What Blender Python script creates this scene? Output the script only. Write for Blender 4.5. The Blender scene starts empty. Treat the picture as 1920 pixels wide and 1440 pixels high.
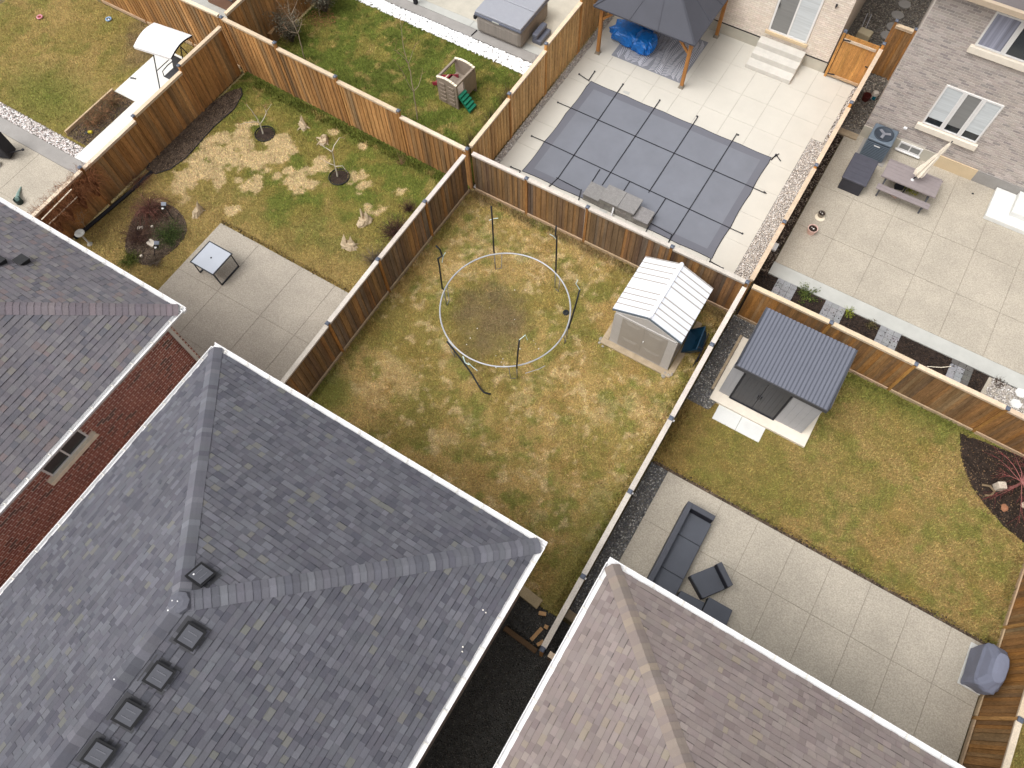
import bpy, bmesh, math, random
import numpy as np
from mathutils import Vector, Matrix
random.seed(7); RNG = np.random.default_rng(11)
R_ = math.radians
sc = bpy.context.scene
COL = sc.collection
# ------------------------------------------------------------ camera
FPX = 1350.0; CAMH = 20.0
PITCH, ROLL, YAW = R_(24.3407), R_(-3.1358), R_(34.3697)
RM = Matrix.Rotation(YAW, 3, 'Z') @ Matrix.Rotation(PITCH, 3, 'X') @ Matrix.Rotation(ROLL, 3, 'Z')
cam = bpy.data.cameras.new('camera'); cam_o = bpy.data.objects.new('camera', cam); COL.objects.link(cam_o)
cam.sensor_width = 36; cam.lens = 36 * FPX / 1920; cam.clip_end = 3000
cam_o.matrix_world = Matrix.Translation((0, 0, CAMH)) @ RM.to_4x4()
sc.camera = cam_o
# ------------------------------------------------------------ world, sun, exposure
SUN_EL, SUN_AZ = R_(62), R_(215)      # azimuth measured from +Y clockwise
w = bpy.data.worlds.new('World'); sc.world = w; w.use_nodes = True
nt = w.node_tree; bg = nt.nodes['Background']
sky = nt.nodes.new('ShaderNodeTexSky'); sky.sky_type = 'NISHITA'; sky.sun_disc = False
sky.sun_elevation = SUN_EL; sky.sun_rotation = SUN_AZ; sky.dust_density = 6; sky.air_density = 1.0; sky.ozone_density = 0.6
hs = nt.nodes.new('ShaderNodeHueSaturation'); hs.inputs['Saturation'].default_value = 0.12
nt.links.new(sky.outputs[0], hs.inputs['Color']); nt.links.new(hs.outputs[0], bg.inputs[0])
bg.inputs[1].default_value = 0.15
sl = bpy.data.lights.new('sun', 'SUN'); sl.energy = 0.6; sl.angle = R_(40); sl.color = (1, .965, .91)
so = bpy.data.objects.new('sun', sl); COL.objects.link(so)
sd = Vector((math.sin(SUN_AZ) * math.cos(SUN_EL), math.cos(SUN_AZ) * math.cos(SUN_EL), math.sin(SUN_EL)))
so.rotation_euler = sd.to_track_quat('Z', 'Y').to_euler(); so.location = (0, 0, 40)
sc.view_settings.view_transform = 'Standard'; sc.view_settings.look = 'None'
sc.view_settings.exposure = 0.52; sc.view_settings.gamma = 1

# ------------------------------------------------------------ survey helpers: a photo pixel (1920x1440) on a known plane -> metres
def ray(px, py): return RM @ Vector(((px - 960) / FPX, -(py - 720) / FPX, -1))
def U(px, py, z=0.0):
    d = ray(px, py); t = (z - CAMH) / d.z
    return Vector((d.x * t, d.y * t, z))
def PV(base, px, py):           # on the upright plane through base that faces the viewer's side
    n = Vector((base[0], base[1], 0)).normalized(); d = ray(px, py)
    t = (n.x * base[0] + n.y * base[1]) / (n.x * d.x + n.y * d.y)
    return Vector((d.x * t, d.y * t, CAMH + d.z * t))
def PX(px, py, X):
    d = ray(px, py); t = X / d.x; return Vector((X, d.y * t, CAMH + d.z * t))
def PY(px, py, Y):
    d = ray(px, py); t = Y / d.y; return Vector((d.x * t, Y, CAMH + d.z * t))
def s(r, g, b, k=0.86):         # colour read as 8-bit value -> linear base colour
    f = lambda c: (c / 255 / 12.92 if c / 255 <= .04045 else ((c / 255 + .055) / 1.055) ** 2.4) * k
    return (f(r), f(g), f(b))
def vary(c, a=.12, h=.02):
    m = 1 + random.uniform(-a, a)
    return tuple(max(0.002, x * m * (1 + random.uniform(-h, h))) for x in c)
def mixc(a, b, t): return tuple(x + (y - x) * t for x, y in zip(a, b))

# ------------------------------------------------------------ mesh builder
class MB:
    def __init__(self): self.v = []; self.f = []; self.c = []
    def add(self, vs, fs, col=None):
        n = len(self.v); self.v += [tuple(p) for p in vs]
        for f in fs: self.f.append(tuple(i + n for i in f)); self.c.append(col or (1, 1, 1))
        return self
    def hexa(self, b, t, col=None):     # four bottom, four top corners
        return self.add(list(b) + list(t), [(3, 2, 1, 0), (4, 5, 6, 7), (0, 1, 5, 4), (1, 2, 6, 5), (2, 3, 7, 6), (3, 0, 4, 7)], col)
    def box(self, x0, x1, y0, y1, z0, z1, col=None):
        return self.hexa([(x0, y0, z0), (x1, y0, z0), (x1, y1, z0), (x0, y1, z0)], [(x0, y0, z1), (x1, y0, z1), (x1, y1, z1), (x0, y1, z1)], col)
    def cbox(self, c, sx, sy, sz, rz=0, col=None, rx=0, ry=0):
        m = Matrix.Translation(c) @ Matrix.Rotation(rz, 4, 'Z') @ Matrix.Rotation(ry, 4, 'Y') @ Matrix.Rotation(rx, 4, 'X')
        q = [m @ Vector((a * sx / 2, b * sy / 2, e * sz / 2)) for e in (-1, 1) for a, b in ((-1, -1), (1, -1), (1, 1), (-1, 1))]
        return self.hexa(q[:4], q[4:], col)
    def bar(self, p, q, wd, ht, col=None, up=(0, 0, 1)):
        p = Vector(p); q = Vector(q); d = (q - p).normalized(); u = Vector(up)
        sd_ = d.cross(u); sd_ = sd_.normalized() if sd_.length > 1e-4 else Vector((1, 0, 0)); u = sd_.cross(d).normalized()
        o = [sd_ * (a * wd / 2) + u * (b * ht / 2) for a, b in ((-1, -1), (1, -1), (1, 1), (-1, 1))]
        return self.hexa([p + k for k in o], [q + k for k in o], col)
    def tube(self, pts, rad, n=6, col=None, cap=True):
        pts = [Vector(p) for p in pts]; rs = rad if isinstance(rad, (list, tuple)) else [rad] * len(pts)
        vs = []; prev = None
        for i, p in enumerate(pts):
            d = (pts[min(i + 1, len(pts) - 1)] - pts[max(i - 1, 0)]).normalized()
            a = prev if prev is not None else (Vector((0, 0, 1)) if abs(d.z) < .9 else Vector((1, 0, 0)))
            a = (a - d * a.dot(d)); a = a.normalized() if a.length > 1e-5 else d.orthogonal().normalized()
            prev = a; b = d.cross(a)
            for k in range(n):
                t = 2 * math.pi * k / n; vs.append(p + (a * math.cos(t) + b * math.sin(t)) * rs[i])
        fs = [(i * n + k, i * n + (k + 1) % n, (i + 1) * n + (k + 1) % n, (i + 1) * n + k) for i in range(len(pts) - 1) for k in range(n)]
        if cap: fs += [tuple(range(n - 1, -1, -1)), tuple(range((len(pts) - 1) * n, len(pts) * n))]
        return self.add(vs, fs, col)
    def lathe(self, c, prof, n=20, col=None, cap0=True, cap1=True):
        vs = []
        for r, z in prof:
            for k in range(n): t = 2 * math.pi * k / n; vs.append((c[0] + r * math.cos(t), c[1] + r * math.sin(t), c[2] + z))
        m = len(prof)
        fs = [(i * n + k, i * n + (k + 1) % n, (i + 1) * n + (k + 1) % n, (i + 1) * n + k) for i in range(m - 1) for k in range(n)]
        if cap0: fs.append(tuple(range(n - 1, -1, -1)))
        if cap1: fs.append(tuple(range((m - 1) * n, m * n)))
        return self.add(vs, fs, col)
    def prism(self, poly, z0, z1, col=None):
        n = len(poly); vs = [(p[0], p[1], z0) for p in poly] + [(p[0], p[1], z1) for p in poly]
        return self.add(vs, [tuple(range(n - 1, -1, -1)), tuple(range(n, 2 * n))] + [(i, (i + 1) % n, n + (i + 1) % n, n + i) for i in range(n)], col)
    def rock(self, c, r, sq=.7, col=None, n=0):
        bm = bmesh.new(); bmesh.ops.create_icosphere(bm, subdivisions=1 + n, radius=1)
        sx, sy = random.uniform(.7, 1.2), random.uniform(.7, 1.2)
        vs = []
        for v in bm.verts:
            k = r * random.uniform(.78, 1.12); vs.append((c[0] + v.co.x * k * sx, c[1] + v.co.y * k * sy, c[2] + v.co.z * k * sq))
        fs = [tuple(v.index for v in f.verts) for f in bm.faces]; bm.free()
        return self.add(vs, fs, col)
    def build(self, name, mat, parent=None, bevel=0, smooth=False, sub=0):
        off = Vector((0, 0, 0)); p = parent
        while p is not None: off += p.location; p = p.parent
        me = bpy.data.meshes.new(name)
        me.from_pydata([(v[0] - off.x, v[1] - off.y, v[2] - off.z) for v in self.v], [], self.f); me.update()
        if any(c != (1, 1, 1) for c in self.c):
            at = me.color_attributes.new('Col', 'FLOAT_COLOR', 'CORNER')
            arr = []
            for c, f in zip(self.c, self.f): arr += [c[0], c[1], c[2], 1.0] * len(f)
            at.data.foreach_set('color', arr)
        me.materials.append(mat)
        o = bpy.data.objects.new(name, me); COL.objects.link(o)
        if parent is not None: o.parent = parent
        if smooth:
            me.polygons.foreach_set('use_smooth', [True] * len(me.polygons))
        if bevel:
            m = o.modifiers.new('bevel', 'BEVEL'); m.width = bevel; m.segments = 2; m.limit_method = 'ANGLE'
        if sub:
            m = o.modifiers.new('sub', 'SUBSURF'); m.levels = sub; m.render_levels = sub
        return o

def tag(o, label=None, cat=None, group=None, kind=None):
    if label: o['label'] = label
    if cat: o['category'] = cat
    if group: o['group'] = group
    if kind: o['kind'] = kind
    return o
def thing(name, label, cat, loc=(0, 0, 0), group=None, rz=0):
    o = bpy.data.objects.new(name, None); COL.objects.link(o); o.location = loc; o.empty_display_size = .2
    o.rotation_euler = (0, 0, rz)
    return tag(o, label, cat, group)
def copy_tree(o, parent=None):
    c = o.copy(); COL.objects.link(c); c.parent = parent
    for ch in list(o.children): copy_tree(ch, c)
    return c

# ------------------------------------------------------------ materials
def mat(name, base=(.5, .5, .5), rough=.75, var=.12, scale=6, fvar=.1, fscale=80, bump=.15, bscale=None, col=False,
        metal=0, spec=.35, stretch=(1, 1, 1), alpha=1, trans=0, sat=None):
    m = bpy.data.materials.new(name); m.use_nodes = True; n = m.node_tree; L = n.links
    b = n.nodes['Principled BSDF']; b.inputs['Roughness'].default_value = rough; b.inputs['Metallic'].default_value = metal
    b.inputs['Specular IOR Level'].default_value = spec
    tc = n.nodes.new('ShaderNodeTexCoord'); mp = n.nodes.new('ShaderNodeMapping'); mp.inputs['Scale'].default_value = stretch
    L.new(tc.outputs['Object'], mp.inputs[0])
    def nz(sc_, det=4):
        t = n.nodes.new('ShaderNodeTexNoise'); t.inputs['Scale'].default_value = sc_; t.inputs['Detail'].default_value = det
        t.inputs['Roughness'].default_value = .62; L.new(mp.outputs[0], t.inputs['Vector']); return t
    t1, t2 = nz(scale), nz(fscale, 3)
    def rng(t, a):
        r = n.nodes.new('ShaderNodeMapRange'); r.inputs['From Min'].default_value = .28; r.inputs['From Max'].default_value = .72
        r.inputs['To Min'].default_value = 1 - a; r.inputs['To Max'].default_value = 1 + a; L.new(t.outputs['Fac'], r.inputs['Value']); return r
    mu = n.nodes.new('ShaderNodeMath'); mu.operation = 'MULTIPLY'; L.new(rng(t1, var).outputs[0], mu.inputs[0]); L.new(rng(t2, fvar).outputs[0], mu.inputs[1])
    vm = n.nodes.new('ShaderNodeVectorMath'); vm.operation = 'SCALE'
    if col:
        a = n.nodes.new('ShaderNodeAttribute'); a.attribute_name = 'Col'; L.new(a.outputs['Color'], vm.inputs[0])
    else: vm.inputs[0].default_value = base
    L.new(mu.outputs[0], vm.inputs['Scale']); L.new(vm.outputs[0], b.inputs['Base Color'])
    if bump:
        bp = n.nodes.new('ShaderNodeBump'); bp.inputs['Strength'].default_value = bump; bp.inputs['Distance'].default_value = .02
        L.new((nz(bscale) if bscale else t2).outputs['Fac'], bp.inputs['Height']); L.new(bp.outputs[0], b.inputs['Normal'])
    if alpha < 1: b.inputs['Alpha'].default_value = alpha
    if trans: b.inputs['Transmission Weight'].default_value = trans
    return m
M = {}
M['shingle'] = mat('shingle', col=True, rough=.92, var=.09, scale=.55, fvar=.13, fscale=160, bump=.3, spec=.2)
M['brick'] = mat('brick', col=True, rough=.9, var=.06, scale=1.5, fvar=.14, fscale=60, bump=.3, spec=.2)
M['mortar'] = mat('mortar', s(165, 158, 150), rough=.95, fvar=.12)
M['mortar_red'] = mat('mortar_red', s(226, 204, 192, .95), rough=.95, fvar=.12)
M['mortar_beige'] = mat('mortar_beige', s(214, 200, 184), rough=.95, fvar=.06)
M['white'] = mat('white_metal', s(246, 245, 245, .76), rough=.45, var=.05, scale=3, fvar=.03, bump=.03)
M['tanmetal'] = mat('tan_metal', s(190, 172, 150), rough=.5, var=.05, bump=.03)
M['soffit'] = mat('soffit', s(220, 216, 208), rough=.6, var=.04, bump=.03)
M['board'] = mat('fence_board', col=True, rough=.85, var=.34, scale=2.0, fvar=.36, fscale=20, bump=.4, spec=.2, stretch=(3, 3, .35))
M['rail'] = mat('fence_rail', col=True, rough=.85, var=.12, scale=3, fvar=.16, fscale=30, bump=.3, spec=.2)
M['wood'] = mat('cedar', s(176, 122, 66), rough=.7, var=.2, scale=3, fvar=.22, fscale=30, bump=.25, stretch=(4, 4, .5))
M['oldwood'] = mat('weathered_wood', s(178, 160, 134), rough=.85, var=.18, scale=4, fvar=.2, fscale=50, bump=.4)
M['drift'] = mat('driftwood', s(196, 176, 146), rough=.85, var=.3, scale=9, fvar=.3, fscale=45, bump=.7, stretch=(1.6, 1.6, .4))
M['cap'] = mat('post_cap_metal', s(92, 100, 116), rough=.45, var=.12, bump=.05, spec=.5)
M['concrete'] = mat('exposed_aggregate', s(179, 170, 156), rough=.9, var=.12, scale=.7, fvar=.26, fscale=26, bump=.25, bscale=90)
M['concrete_r'] = mat('washed_aggregate', s(182, 173, 158), rough=.9, var=.13, scale=.6, fvar=.26, fscale=26, bump=.2, bscale=90)
M['aggregate_b'] = mat('brown_aggregate', s(180, 171, 156), rough=.9, var=.13, scale=.6, fvar=.26, fscale=26, bump=.25, bscale=90)
M['cream'] = mat('cream_paving', s(222, 217, 206, .74), rough=.85, var=.04, scale=1.1, fvar=.04, fscale=60, bump=.1)
M['smooth'] = mat('smooth_concrete', s(190, 190, 184), rough=.85, var=.1, scale=1.5, fvar=.07, fscale=60, bump=.12)
M['stepcon'] = mat('step_concrete', s(212, 208, 200, .84), rough=.85, var=.1, scale=2.5, fvar=.06, bump=.1)
M['whitecon'] = mat('white_concrete', s(228, 228, 224), rough=.8, var=.07, scale=2, fvar=.05, bump=.1)
M['greycon'] = mat('grey_border', s(158, 154, 150), rough=.85, var=.1, scale=2, fvar=.14, bump=.15)
M['paver'] = mat('grey_paver', col=True, rough=.88, var=.14, scale=6, fvar=.14, bump=.2)
M['joint'] = mat('joint_sand', s(146, 138, 124), rough=.95)
M['soil'] = mat('dark_soil', s(58, 48, 42), rough=.95, var=.45, scale=5, fvar=.6, fscale=38, bump=1, spec=.15)
M['bark'] = mat('bark_mulch', s(96, 82, 70), rough=.95, var=.4, scale=3, fvar=.55, fscale=30, bump=1, spec=.15)
M['dirt'] = mat('bare_ground', s(112, 100, 70), rough=.95, var=.3, scale=2, fvar=.4, fscale=26, bump=.8, spec=.15)
M['lawn'] = mat('lawn', col=True, rough=.95, var=.2, scale=14, fvar=.42, fscale=34, bump=1, spec=.1)
M['blade'] = mat('grass_blades', col=True, rough=.85, var=.12, scale=3, fvar=.12, bump=0, spec=.15)
M['pebble'] = mat('pebbles', col=True, rough=.8, var=.1, fvar=.15, bump=.1)
M['gravelbed'] = mat('gravel_bed', s(120, 116, 110), rough=.95, var=.2, fvar=.5, fscale=40, bump=.8)
M['darkgravel'] = mat('dark_gravel_bed', s(78, 77, 74), rough=.95, var=.2, fvar=.5, fscale=40, bump=.8)
M['beigegravel'] = mat('beige_gravel_bed', s(196, 190, 184), rough=.95, var=.1, fvar=.4, fscale=34, bump=.8)
M['cover'] = mat('pool_cover_mesh', s(126, 129, 138, .8), rough=.75, var=.08, scale=.9, fvar=.05, fscale=200, bump=.5, bscale=2.2)
M['coverband'] = mat('pool_cover_edge', s(114, 115, 124, .8), rough=.75, var=.04, scale=.7, fvar=.05, fscale=200, bump=.1)
M['black'] = mat('black_strap', s(38, 38, 44), rough=.7, var=.1)
M['blackmetal'] = mat('black_metal', s(44, 46, 52), rough=.45, var=.1, spec=.5)
M['charcoal'] = mat('charcoal_steel', s(76, 76, 80), rough=.5, var=.06, bump=.04)
M['slateroof'] = mat('slate_steel_roof', s(110, 113, 125), rough=.45, var=.05, scale=2, fvar=.03, bump=.04, spec=.5)
M['slategroove'] = mat('slate_groove', s(90, 93, 104), rough=.5, var=.05)
M['silver'] = mat('silver_cladding', s(176, 176, 180), rough=.5, var=.04, bump=.04, spec=.5)
M['shedwhite'] = mat('white_resin_roof', s(238, 240, 246, .8), rough=.5, var=.04, scale=2, fvar=.02, bump=.05)
M['shedgrey'] = mat('grey_resin', s(170, 163, 154), rough=.6, var=.05, scale=3, fvar=.04, bump=.05)
M['shedpale'] = mat('pale_resin_frame', s(196, 192, 188), rough=.6, var=.05, bump=.05)
M['vent'] = mat('vent_metal', s(86, 87, 94), rough=.5, var=.2, scale=8, fvar=.12, bump=.06)
M['ventdark'] = mat('vent_dark', s(40, 40, 42), rough=.6, var=.15)
M['glassdark'] = mat('window_glass', (.02, .025, .03), rough=.08, var=.2, fvar=0, bump=0, spec=.9)
M['blind'] = mat('window_blind', s(205, 210, 212), rough=.6, var=.03, scale=3, fvar=.12, fscale=18, bump=.1, stretch=(.05, .05, 1))
M['blindgrey'] = mat('window_screen', s(136, 136, 134), rough=.7, var=.03, fvar=.08, fscale=18, bump=.1, stretch=(.05, .05, 1))
M['curtain'] = mat('curtain', s(150, 152, 168), rough=.8, var=.45, scale=5, fvar=.05, bump=.2, stretch=(2.2, 2.2, .02))
M['frame'] = mat('window_frame', s(236, 234, 232), rough=.5, var=.03, bump=0)
M['stone'] = mat('stone_sill', s(232, 222, 206, .92), rough=.8, var=.06, fvar=.06, bump=.1)
M['foundation'] = mat('foundation', s(196, 190, 176), rough=.9, var=.1, scale=2, fvar=.08, bump=.15)
M['foundcream'] = mat('foundation_cream', s(214, 192, 158), rough=.9, var=.06, scale=2, fvar=.06, bump=.1)
M['canvas'] = mat('charcoal_canvas', s(74, 75, 83), rough=.7, var=.07, scale=1.5, fvar=.04, bump=.08)
M['tarp'] = mat('blue_tarp', s(20, 108, 190, 1), rough=.35, var=.25, scale=5, fvar=.12, fscale=20, bump=.5, bscale=9, spec=.5)
M['bluebin'] = mat('blue_plastic', s(22, 66, 92), rough=.4, var=.15, bump=.05, spec=.5)
M['rug'] = mat('rug', col=True, rough=.95, var=.06, fvar=.12, fscale=120, bump=.2)
M['resin'] = mat('grey_brown_resin', s(148, 138, 138), rough=.6, var=.06, fvar=.06, bump=.08)
M['darkresin'] = mat('dark_resin', s(80, 80, 90), rough=.55, var=.1, scale=5, fvar=.08, bump=.1)
M['darkerresin'] = mat('darker_resin', s(56, 56, 64), rough=.55, var=.1, bump=.1)
M['acmetal'] = mat('ac_metal', s(104, 116, 128), rough=.5, var=.06, bump=.03, spec=.5)
M['acdark'] = mat('ac_dark', s(60, 68, 78), rough=.5, var=.06, bump=.03)
M['tublid'] = mat('hot_tub_lid', s(158, 160, 168), rough=.55, var=.04, bump=.05)
M['tubrim'] = mat('hot_tub_rim', s(98, 102, 116), rough=.4, var=.05, bump=.04, spec=.5)
M['tubside'] = mat('hot_tub_side', s(140, 132, 124), rough=.6, var=.14, scale=2, fvar=.1, bump=.1, stretch=(9, 9, .3))
M['toytan'] = mat('toy_tan', s(150, 136, 122), rough=.6, var=.12, fvar=.08, bump=.1)
M['toyred'] = mat('toy_red', s(146, 44, 62), rough=.45, var=.1)
M['toygreen'] = mat('toy_green', s(22, 120, 92), rough=.45, var=.1)
M['ivory'] = mat('ivory_plastic', s(234, 222, 200, 1), rough=.5)
M['rattan'] = mat('sofa_frame', s(78, 80, 88), rough=.7, var=.08, fvar=.14, fscale=90, bump=.2)
M['cushion'] = mat('sofa_cushion', s(88, 91, 99), rough=.9, var=.06, scale=3, fvar=.05, fscale=120, bump=.1)
M['rattandark'] = mat('sofa_weave_dark', s(34, 34, 44), rough=.6, var=.1, fvar=.12, bump=.1)
M['grillcover'] = mat('grill_cover_fabric', s(122, 126, 144), rough=.6, var=.07, scale=4, fvar=.04, bump=.3, bscale=6)
M['galv'] = mat('galvanised', s(196, 198, 204), rough=.4, var=.1, metal=.3, bump=.03, spec=.5)
M['galvdull'] = mat('galvanised_leg', s(140, 142, 150), rough=.5, var=.1, metal=.2, bump=.03)
M['foam'] = mat('pole_sleeve', s(44, 46, 48), rough=.8, var=.15)
M['tie'] = mat('pale_tie', s(214, 236, 234, 1), rough=.6)
M['tableglass'] = mat('frosted_table_glass', s(196, 202, 212), rough=.25, var=.04, scale=2, fvar=.02, bump=0, spec=.6)
M['terracotta'] = mat('terracotta', s(222, 186, 174, 1), rough=.7)
M['clay'] = mat('grey_pot', s(150, 140, 126), rough=.7)
M['twig'] = mat('twigs', col=True, rough=.9, var=.2, scale=6, fvar=.1, bump=0, spec=.15)
M['leaf'] = mat('leaves', col=True, rough=.8, var=.2, scale=6, fvar=.1, bump=0, spec=.2)
M['mix'] = mat('mixed_plastic', col=True, rough=.55, var=.06, fvar=.05, bump=.05)
M['stonewall'] = mat('stone_blocks', col=True, rough=.9, var=.15, scale=8, fvar=.2, fscale=40, bump=.5)
M['deckboard'] = mat('grey_deck', s(170, 166, 158), rough=.85, var=.15, scale=2, fvar=.15, bump=.2)

# ------------------------------------------------------------ numpy value noise for the colours of the turf
_T = RNG.random((64, 64))
def vn(x, y, f, o=0.0):
    x = np.asarray(x) * f + o * 7.31 + 500; y = np.asarray(y) * f + o * 3.17 + 500
    xi = np.floor(x).astype(int); yi = np.floor(y).astype(int); fx = x - xi; fy = y - yi
    fx = fx * fx * (3 - 2 * fx); fy = fy * fy * (3 - 2 * fy)
    g = lambda a, b: _T[a % 64, b % 64]
    return (g(xi, yi) * (1 - fx) + g(xi + 1, yi) * fx) * (1 - fy) + (g(xi, yi + 1) * (1 - fx) + g(xi + 1, yi + 1) * fx) * fy
def fbm(x, y, f, o=0.0): return .5 * vn(x, y, f, o) + .27 * vn(x, y, f * 2.1, o + 1) + .15 * vn(x, y, f * 4.3, o + 2) + .08 * vn(x, y, f * 8.7, o + 3)
def sm(x, a, b): t = np.clip((x - a) / (b - a), 0, 1); return t * t * (3 - 2 * t)
def lerp(a, b, t): return a + (b - a) * t[:, None]
STRAW = np.array(s(222, 196, 148)); TAN = np.array(s(178, 152, 96)); OLIVE = np.array(s(144, 132, 70)); GREEN = np.array(s(112, 122, 54)); DIRT = np.array(s(128, 108, 84)); RUST = np.array(s(156, 126, 72))
def spots(x, y, lst, z=0.0, wob=.45):
    m = np.zeros_like(x); wv = ((fbm(x, y, 2.2, 9) - .5) + (fbm(x, y, 5.5, 19) - .5) * .9) * wob * 2.6
    for a, b, r in lst:
        p = U(a, b, z); d = np.hypot(x - p.x, y - p.y) / (r * .74)
        m = np.maximum(m, 1 - sm(d + wv * 1.3, .75, 1.15))
    return m
L_STRAW = [(466,235,.35),(453,247,.45),(451,268,.75),(438,290,.8),(460,305,.75),(495,298,.65),(516,287,.6),(527,266,.42),(540,278,.42),(497,316,.4),(543,321,.25),(562,325,.32),
 (584,325,.42),(555,344,.48),(576,343,.45),(604,314,.3),(598,302,.22),(668,333,.36),(676,352,.32),(687,347,.25),(478,346,.42),(462,352,.32),(480,333,.25),(447,339,.22),(678,272,.2),(627,248,.22),
 (410,300,.7),(385,285,.5),(385,320,.75),(355,335,.6),(335,352,.4),(415,262,.4),(395,265,.4),(410,340,.35),(365,300,.35),(748,362,.32),(693,388,.26),(708,397,.3),(430,395,.3),(345,372,.35),(300,380,.25),(520,330,.2)]
M_STRAW = [(690,735,.35),(1008,868,.3),(955,842,.25),(1025,850,.3),(980,745,.25),(745,690,.5),(760,720,.45),(700,750,.35),(900,450,.6),(985,470,.5),(1010,480,.4),(1240,780,.5),(880,790,.3),(1115,932,.35),(960,780,.3),
 (1060,700,.3),(840,820,.3),(1180,760,.4),(1010,960,.3),(860,510,.4),(1130,770,.35),(1040,800,.3)]
def turf(x, y, yard):
    big = fbm(x, y, .55, yard * 5); med = fbm(x, y, 1.7, 20 + yard * 5); fin = fbm(x, y, 6, 40 + yard)
    if yard == 0:      # our own yard
        c = lerp(np.tile(TAN, (len(x), 1)), GREEN, sm(.5 * med + .5 * fbm(x, y, 3.4, 25), .42, .68) * .75)
        c = lerp(c, OLIVE * .95, sm(big, .4, .62) * .75)
        c = lerp(c, RUST, sm(fbm(x, y, 1.3, 77), .52, .72) * .4)
        c = lerp(c, STRAW * .92, np.maximum(spots(x, y, M_STRAW, wob=1.3) * .32 * (.2 + 1.3 * fin), sm(.6 * vn(x, y, 7, 60) + .4 * vn(x, y, 2.3, 64), .6, .82) * .62))
        d = np.hypot(x + 6.75, y - 9.0); c = lerp(c, OLIVE * .85, (1 - sm(d, .8, 1.9)) * .6)
        dd = np.hypot((x + 6.85), (y - 8.9) * .9) + (fbm(x, y, 1.5, 12) - .5) * 1.8
        c = lerp(c, DIRT * .88, (1 - sm(dd, .3, 1.7)) * .72)
        c = lerp(c, DIRT * .8, (1 - sm(np.abs(y - 13.0) + (med - .5) * .5, .02, .3)) * .5)
        c = lerp(c, GREEN * .9, (1 - sm(np.abs(x + .6) + (med - .5) * 1.2, .1, .9)) * (1 - sm(y, 3.5, 9)) * .7)
        c = lerp(c, GREEN * .95, (1 - sm(np.hypot(x + 9.9, y - 4.2) + (med - .5), .3, 1.1)) * .8)
        c = lerp(c, TAN * .9, (1 - sm(y + (med - .5) * 2, 2.2, 5)) * .35) * 1.08
    elif yard == 1:    # west neighbour with the straw patches
        c = lerp(np.tile(OLIVE, (len(x), 1)), GREEN, sm(med, .38, .68) * .9)
        c = lerp(c, TAN * .95, sm(9.6 - y + (big - .5) * 3, 0, 2.2) * .8)
        c = lerp(c, GREEN * .8, (1 - sm(13.35 - y + (med - .5) * .9, .1, 1.0)) * .95)
        c = lerp(c, TAN * 1.1, sm(fbm(x, y, 1.9, 61), .62, .76) * .5)
        c = lerp(c, STRAW * .93, np.clip(spots(x, y, L_STRAW, wob=.6) * (.7 + .5 * fin), 0, .95))
        c = lerp(c, TAN * .9, (1 - sm(np.abs(y - 7.6), 0, .5)) * .4)
    elif yard == 2:    # far west
        c = lerp(np.tile(TAN * .97, (len(x), 1)), GREEN, sm(med, .45, .75) * .6)
        c = lerp(c, OLIVE, sm(big, .35, .65) * .6)
        c = lerp(c, GREEN, (1 - sm(np.hypot(x + 26.5, (y - 8.6) * 1.5) + (med - .5) * 2, .5, 3)) * .7)
        dd = np.hypot((x + 24.9) * .9, (y - 12.4)) + (fbm(x, y, 1.5, 12) - .5) * 2
        c = lerp(c, DIRT * .9, (1 - sm(dd, .4, 1.7)) * .75)
    elif yard == 3:    # north, greenest
        c = lerp(np.tile(GREEN * 1.0, (len(x), 1)), GREEN * .72, sm(med, .4, .7) * .8)
        c = lerp(c, OLIVE * 1.1, sm(fbm(x, y, 1.3, 31), .46, .68) * .8)
        c = lerp(c, TAN, sm(fbm(x, y, 2.8, 33), .6, .75) * .6)
    else:              # east
        c = lerp(np.tile(TAN * .82, (len(x), 1)), GREEN, sm(.5 * med + .5 * fbm(x, y, 3.4, 26), .42, .68) * .65)
        c = lerp(c, OLIVE * .92, sm(big, .38, .66) * .6)
        c = lerp(c, RUST * .95, (1 - sm(x + (med - .5) * 2, .1, 1.8)) * .4)
        c = lerp(c, RUST * 1.05, sm(fbm(x, y, 1.1, 78), .52, .72) * .3)
        c = lerp(c, GREEN * .95, (1 - sm(13.1 - y + (med - .5) * 1.2, .2, 1.1)) * .6)
    return c * (.82 + .36 * fin)[:, None]
def inside(x, y, poly):
    r = np.zeros(len(x), bool); n = len(poly)
    for i in range(n):
        x0, y0 = poly[i][:2]; x1, y1 = poly[(i + 1) % n][:2]
        if y0 == y1: continue
        k = ((y0 > y) != (y1 > y)) & (x < (x1 - x0) * (y - y0) / (y1 - y0) + x0); r ^= k
    return r
def np_mesh(name, V, F, n, C, m):
    me = bpy.data.meshes.new(name); nf = len(F)
    me.vertices.add(len(V)); me.vertices.foreach_set('co', V.ravel().astype(np.float32))
    me.loops.add(nf * n); me.loops.foreach_set('vertex_index', F.ravel().astype(np.int32))
    me.polygons.add(nf); me.polygons.foreach_set('loop_start', np.arange(0, nf * n, n, dtype=np.int32))
    me.polygons.foreach_set('loop_total', np.full(nf, n, dtype=np.int32)); me.update(); me.validate()
    at = me.color_attributes.new('Col', 'FLOAT_COLOR', 'POINT')
    at.data.foreach_set('color', np.concatenate([C, np.ones((len(C), 1))], 1).astype(np.float32).ravel())
    me.materials.append(m); o = bpy.data.objects.new(name, me); COL.objects.link(o); return o
BED_R = [U(1800, 812), U(1800, 850), U(1808, 880), U(1820, 910), U(1845, 945), U(1880, 985), U(1920, 1018), (9.5, 10.2), (9.5, 13.12)]
_c = U(290, 438)
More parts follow.
